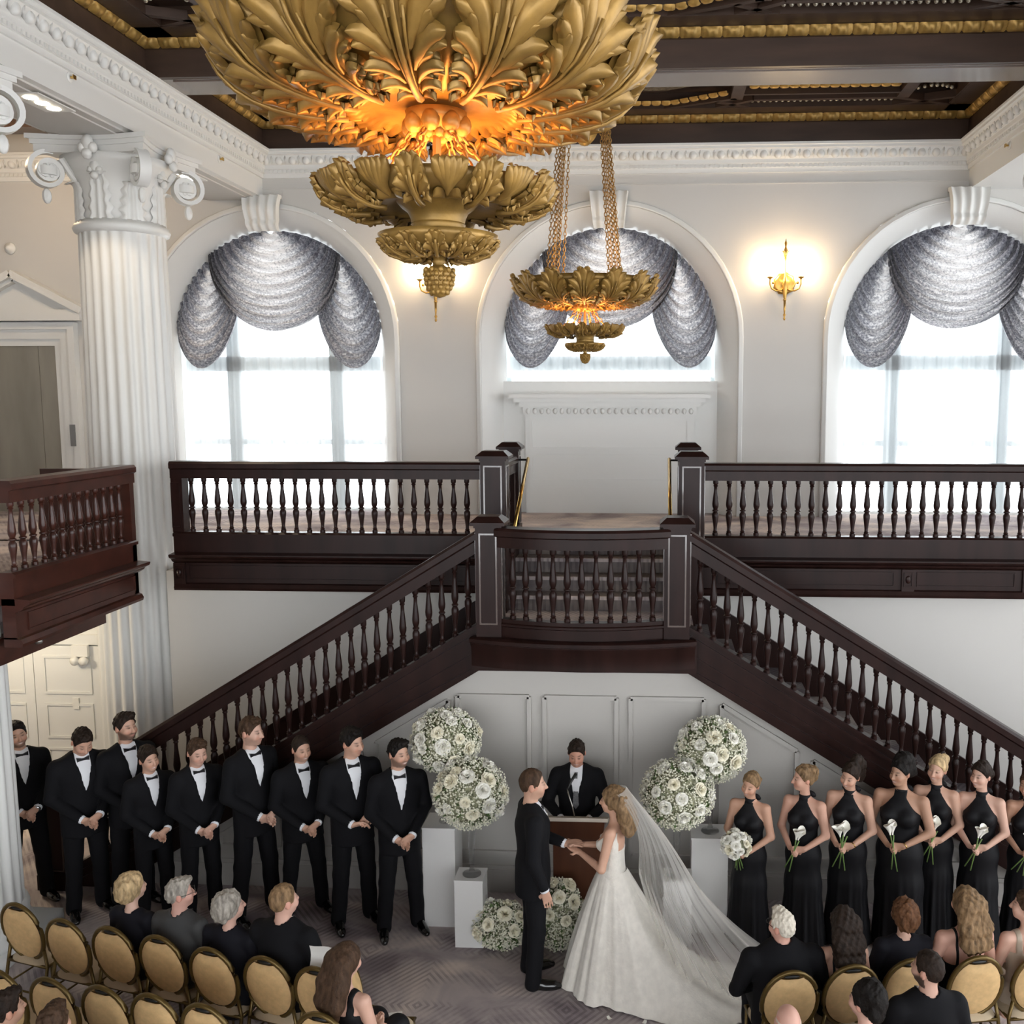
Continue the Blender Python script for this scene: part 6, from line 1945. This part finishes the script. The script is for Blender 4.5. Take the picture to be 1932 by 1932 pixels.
# fallen petals in the aisle
for i, (x, y) in enumerate(((-0.16,7.28),(-0.06,7.36),(-0.25,7.22),(0.02,7.25),(0.12,7.50),(-0.34,7.40))):
    o = link('petal', PETAL if i else MB().grid(lambda u, v: ((u-0.5)*0.05, (v-0.5)*0.035*(1-0.6*abs(u-0.5)), 0.006+0.012*(u-0.5)**2*16*0.25), 3, 2).mesh('petal', WHITEP, True), None, (x, y, 0.0), i*1.1)
    PETAL = o.data
    tag(o, 'white petal fallen on the carpet below the bridal train', 'petal', 'petals on the carpet')
# ================================================================== CHAIRS AND GUESTS
CFRAME = M('antique_gold_frame', (0.13,0.085,0.025), 0.35, 0.6)
CFAB = M('gold_damask', (0.62,0.41,0.19), 0.7, var=(24,0.10), bump=(200,0.3,0.002))
CSEAT = M('cream_seat_fabric', (0.50,0.40,0.27), 0.75)
TILT = math.radians(11)
def chair_parts():
    parts = []
    Rb = Matrix.Translation((0,0.21,0.72)) @ Matrix.Rotation(-TILT,4,'X')
    def oval(rx, rz, y, n=28): return [Rb @ Vector((rx*math.cos(2*PI*i/n), y, rz*math.sin(2*PI*i/n))) for i in range(n)]
    parts.append(('back_frame', MB().tube(oval(0.205,0.262,0.0), 0.017, 8, True).mesh('back_frame', CFRAME, True)))
    b = MB(); n = 28
    rings = [(0.0,0.034),(0.10,0.034),(0.165,0.028),(0.188,0.010)]
    def cush(s):
        for k in range(len(rings)-1):
            for i in range(n):
                a0, a1 = 2*PI*i/n, 2*PI*(i+1)/n
                def P_(q, a):
                    r, y = rings[q]; x, z = r*math.cos(a), r*1.28*math.sin(a)
                    if z > 0.205 and abs(x) < 0.07: z -= (z-0.205)*0.9
                    return Rb @ Vector((x, s*y, z))
                b.add([P_(k,a0),P_(k+1,a0),P_(k+1,a1),P_(k,a1)], [(0,1,2,3)])
    cush(-1); cush(1)
    parts.append(('back_cushion', b.mesh('back_cushion', CFAB, True)))
    parts.append(('hand_slot', MB().ell(tuple(Rb @ Vector((0,0,0.222))), (0.062,0.012,0.014), 12, 6).mesh('hand_slot', BLACKM, True)))
    parts.append(('seat_frame', MB().tube([(-0.20,0.19,0.435),(-0.21,-0.20,0.435),(0.21,-0.20,0.435),(0.20,0.19,0.435)], 0.014, 8, True).mesh('seat_frame', CFRAME, True)))
    def seat(u, v):
        a = v*2*PI; c, s = math.cos(a), math.sin(a)
        k = (abs(c)**4+abs(s)**4)**-0.25
        r = 0.215*u*k
        return (r*c, r*s-0.005, 0.445+0.055*math.sqrt(max(0,1-u**4)))
    parts.append(('seat', MB().grid(seat, 7, 28).mesh('seat', CSEAT, True)))
    for s in (-1, 1):
        parts.append(('leg', MB().tube([(s*0.20,-0.19,0.44),(s*0.205,-0.21,0.0)], [0.013,0.011], 8).mesh('leg', CFRAME, True)))
        parts.append(('leg', MB().tube([tuple(Rb @ Vector((s*0.175,0.0,-0.145))),(s*0.205,0.185,0.44),(s*0.205,0.235,0.22),(s*0.21,0.30,0.0)], [0.014,0.014,0.013,0.011], 8).mesh('leg', CFRAME, True)))
    parts.append(('stretcher', MB().tube([(-0.205,0.235,0.22),(0.205,0.235,0.22)],0.009,6).mesh('stretcher', CFRAME, True)))
    for s in (-1, 1): parts.append(('stretcher', MB().tube([(s*0.203,-0.205,0.24),(s*0.205,0.235,0.24)],0.008,6).mesh('stretcher', CFRAME, True)))
    return parts
CPARTS = chair_parts()
def chair(x, y, rz, lb, grp):
    """x,y = centre of the back; chair faces local -y"""
    t = thing('banquet_chair', lb, 'chair', (0,0,0), 0, grp)
    t.matrix_world = Matrix.Translation((x, y, 0)) @ Matrix.Rotation(rz,4,'Z') @ Matrix.Translation((0,-0.21,0))
    for n, me in CPARTS: link(n, me, t)
    return t
RL, RR = PI-0.265, PI+0.17
GL1, GL2, GRR = 'oval back chairs of the front row left of the aisle', 'oval back chairs of the second row left of the aisle', 'oval back chairs right of the aisle'
LFRONT = [(-5.07,7.20,'empty oval back chair at the far end of the row by the column'), (-4.56,6.99,'empty oval back chair next to the blonde guest'), (-4.13,6.90,'oval back chair of the blonde haired guest'), (-3.70,6.80,'oval back chair of the grey suited guest'), (-3.24,6.66,'oval back chair of the grey haired woman guest'), (-2.79,6.57,'oval back chair of the suited man nearest the aisle'), (-2.37,6.46,'oval back chair with white paper on it before the long haired guest')]
for x, y, lb in LFRONT: chair(x, y, RL, lb, GL1)
LSEC = [(-4.62,6.31,'second row oval back chair at the picture edge below the column'), (-4.19,6.23,'second row oval back chair behind the empty seats'), (-3.77,6.16,'second row oval back chair behind the blonde guest'), (-3.38,6.09,'second row oval back chair cut by the bottom edge'), (-2.98,6.00,'second row oval back chair peeking over the bottom edge')]
for x, y, lb in LSEC: chair(x, y, RL, lb, GL2)
chair(-2.17, 5.95, RL, 'oval back chair under the long haired guest at the aisle', GL2)
chair(-2.16, 6.48, PI/2, 'turned oval back chair with white programme on its seat by the aisle', GL1)
RFRONT = [(0.98,6.60,'oval back chair of the white haired man on the aisle'), (1.43,6.70,'oval back chair of the guest with long dark curls'), (1.87,6.80,'oval back chair behind the bearded man'), (2.36,6.86,'oval back chair of the guest with half up hair'), (2.84,6.93,'oval back chair cut off at the picture edge')]
for x, y, lb in RFRONT: chair(x, y, RR, lb, GRR)
for x, y, lb in ((0.87,5.48,'oval back chair under the bald guest'), (1.38,5.68,'oval back chair under the guest with black bun'), (1.85,5.97,'oval back chair under the bearded guest')): chair(x, y, RR, lb, 'second row chairs right of the aisle')
PAPER = M('white_paper', (0.82,0.81,0.77), 0.7)
o = tag(MB().grid(lambda u, v: ((u-0.5)*0.24, -0.01-0.02*math.sin(v*3), (v-0.5)*0.16+0.01*math.sin(u*5)), 6, 4).build('paper_programme', PAPER, None, True, (-2.36,6.50,1.00), RL), 'white folded paper resting over the chair before the long haired guest', 'paper')
o = tag(MB().box(-0.09,0.09,-0.13,0.13,0,0.012).build('paper_programme', PAPER, None, False, (-1.88,6.50,0.505), 0.3), 'white programme lying on the seat of the turned aisle chair', 'paper')

def guest_pos(x, y, rz, f=0.20): return (x + math.sin(rz)*f, y - math.cos(rz)*f, 0)
GU = 'seated guests'
def gw(lb, x, y, rz, H, **k): return person_woman(lb, guest_pos(x, y, rz), rz, H, seated=True, arms='lap', group=GU, **k)
def gm(lb, x, y, rz, H, build=1.0, **k): return person_man(lb, guest_pos(x, y, rz), rz, H, build, seated=True, arms='lap', group=GU, **k)
BLK = M('black_knit', (0.008,0.008,0.012), 0.8, spec=0.2)
gw('elderly seated guest with curly pale blonde hair in black', -4.13,6.90, RL, 1.68, hy=-0.25, hair='bob', hairm='blonde', dress='jacket', dmat=BLK, skin=(0.62,0.40,0.31), seed=21)
gm('elderly seated guest with grey hair and glasses in charcoal suit', -3.70,6.80, RL, 1.70, 1.05, hy=-0.75, hair='short', hairm='grey', suit=SUITG, skin=(0.62,0.36,0.29), glasses=True, seed=22)
gw('seated guest with short silver hair in black cardigan', -3.24,6.66, RL, 1.68, hy=-0.55, hair='bob', hairm='grey', dress='jacket', dmat=BLK, B=1.2, skin=(0.62,0.38,0.30), seed=23)
gm('seated man with short brown hair in dark suit near the aisle', -2.79,6.57, RL, 1.83, 1.12, hy=-0.35, hair='crop', hairm='light', suit=SUIT, tie='long', skin=(0.60,0.36,0.28), seed=24)
gw('guest with very long straight brown hair in sleeveless black dress', -2.15,5.95, RL-0.15, 1.72, hy=-0.1, hp=0.1, hair='long', hairm='brown', dress='tank', skin=(0.60,0.36,0.27), seed=25)
gm('dark haired guest cut off by the lower corner', -4.10,5.35, RL, 1.68, hy=-0.3, hair='short', hairm='dark', seed=26)
gm('brown haired guest whose crown peeks over the bottom edge', -3.72,5.24, RL, 1.66, hy=0.1, hair='full', hairm='brown', seed=27)
gm('heavyset white haired man with glasses seated on the aisle', 0.98,6.60, RR, 1.68, 1.34, hy=0.55, hair='short', hairm='white', skin=(0.64,0.36,0.28), glasses=True, seed=28)
gw('seated guest with long dark curls over bare shoulders', 1.43,6.70, RR, 1.66, hy=0.1, hair='wavy', hairm='dark', dress='strap', skin=(0.56,0.33,0.24), seed=29)
gw('seated guest with curly auburn bob in black jacket', 1.90,6.82, RR, 1.68, hy=0.15, hair='bob', hairm='auburn', dress='jacket', dmat=BLK, B=1.1, skin=(0.6,0.37,0.28), seed=30)
gw('seated guest with half up ash blonde curls and bare back', 2.36,6.86, RR, 1.78, hy=0.2, hair='wavy', hairm='light', dress='strap', skin=(0.66,0.38,0.29), seed=31, B=1.08)
gw('young guest with brown updo and beaded hair vine', 2.84,6.93, RR, 1.72, hy=0.9, hair='updo', hairm='brown', dress='tank', dmat=M('champagne_satin',(0.42,0.34,0.26),0.4), skin=(0.62,0.38,0.29), seed=32, hairvine=True)
gm('bald guest with fringe of white hair seated in the second row', 0.87,5.48, RR, 1.68, 1.08, hair='bald', hairm='white', skin=(0.66,0.38,0.30), hy=0.1, seed=33)
gw('second row guest with glossy black curled bun', 1.38,5.68, RR, 1.72, hy=0.5, hair='curlyup', hairm='black', dress='tank', skin=(0.60,0.36,0.28), seed=34)
gm('second row man with dark cropped hair and full black beard', 1.85,5.97, RR, 1.80, 1.08, hy=0.55, hair='crop', hairm='dark', beard=0.92, skin=(0.56,0.34,0.26), seed=35)
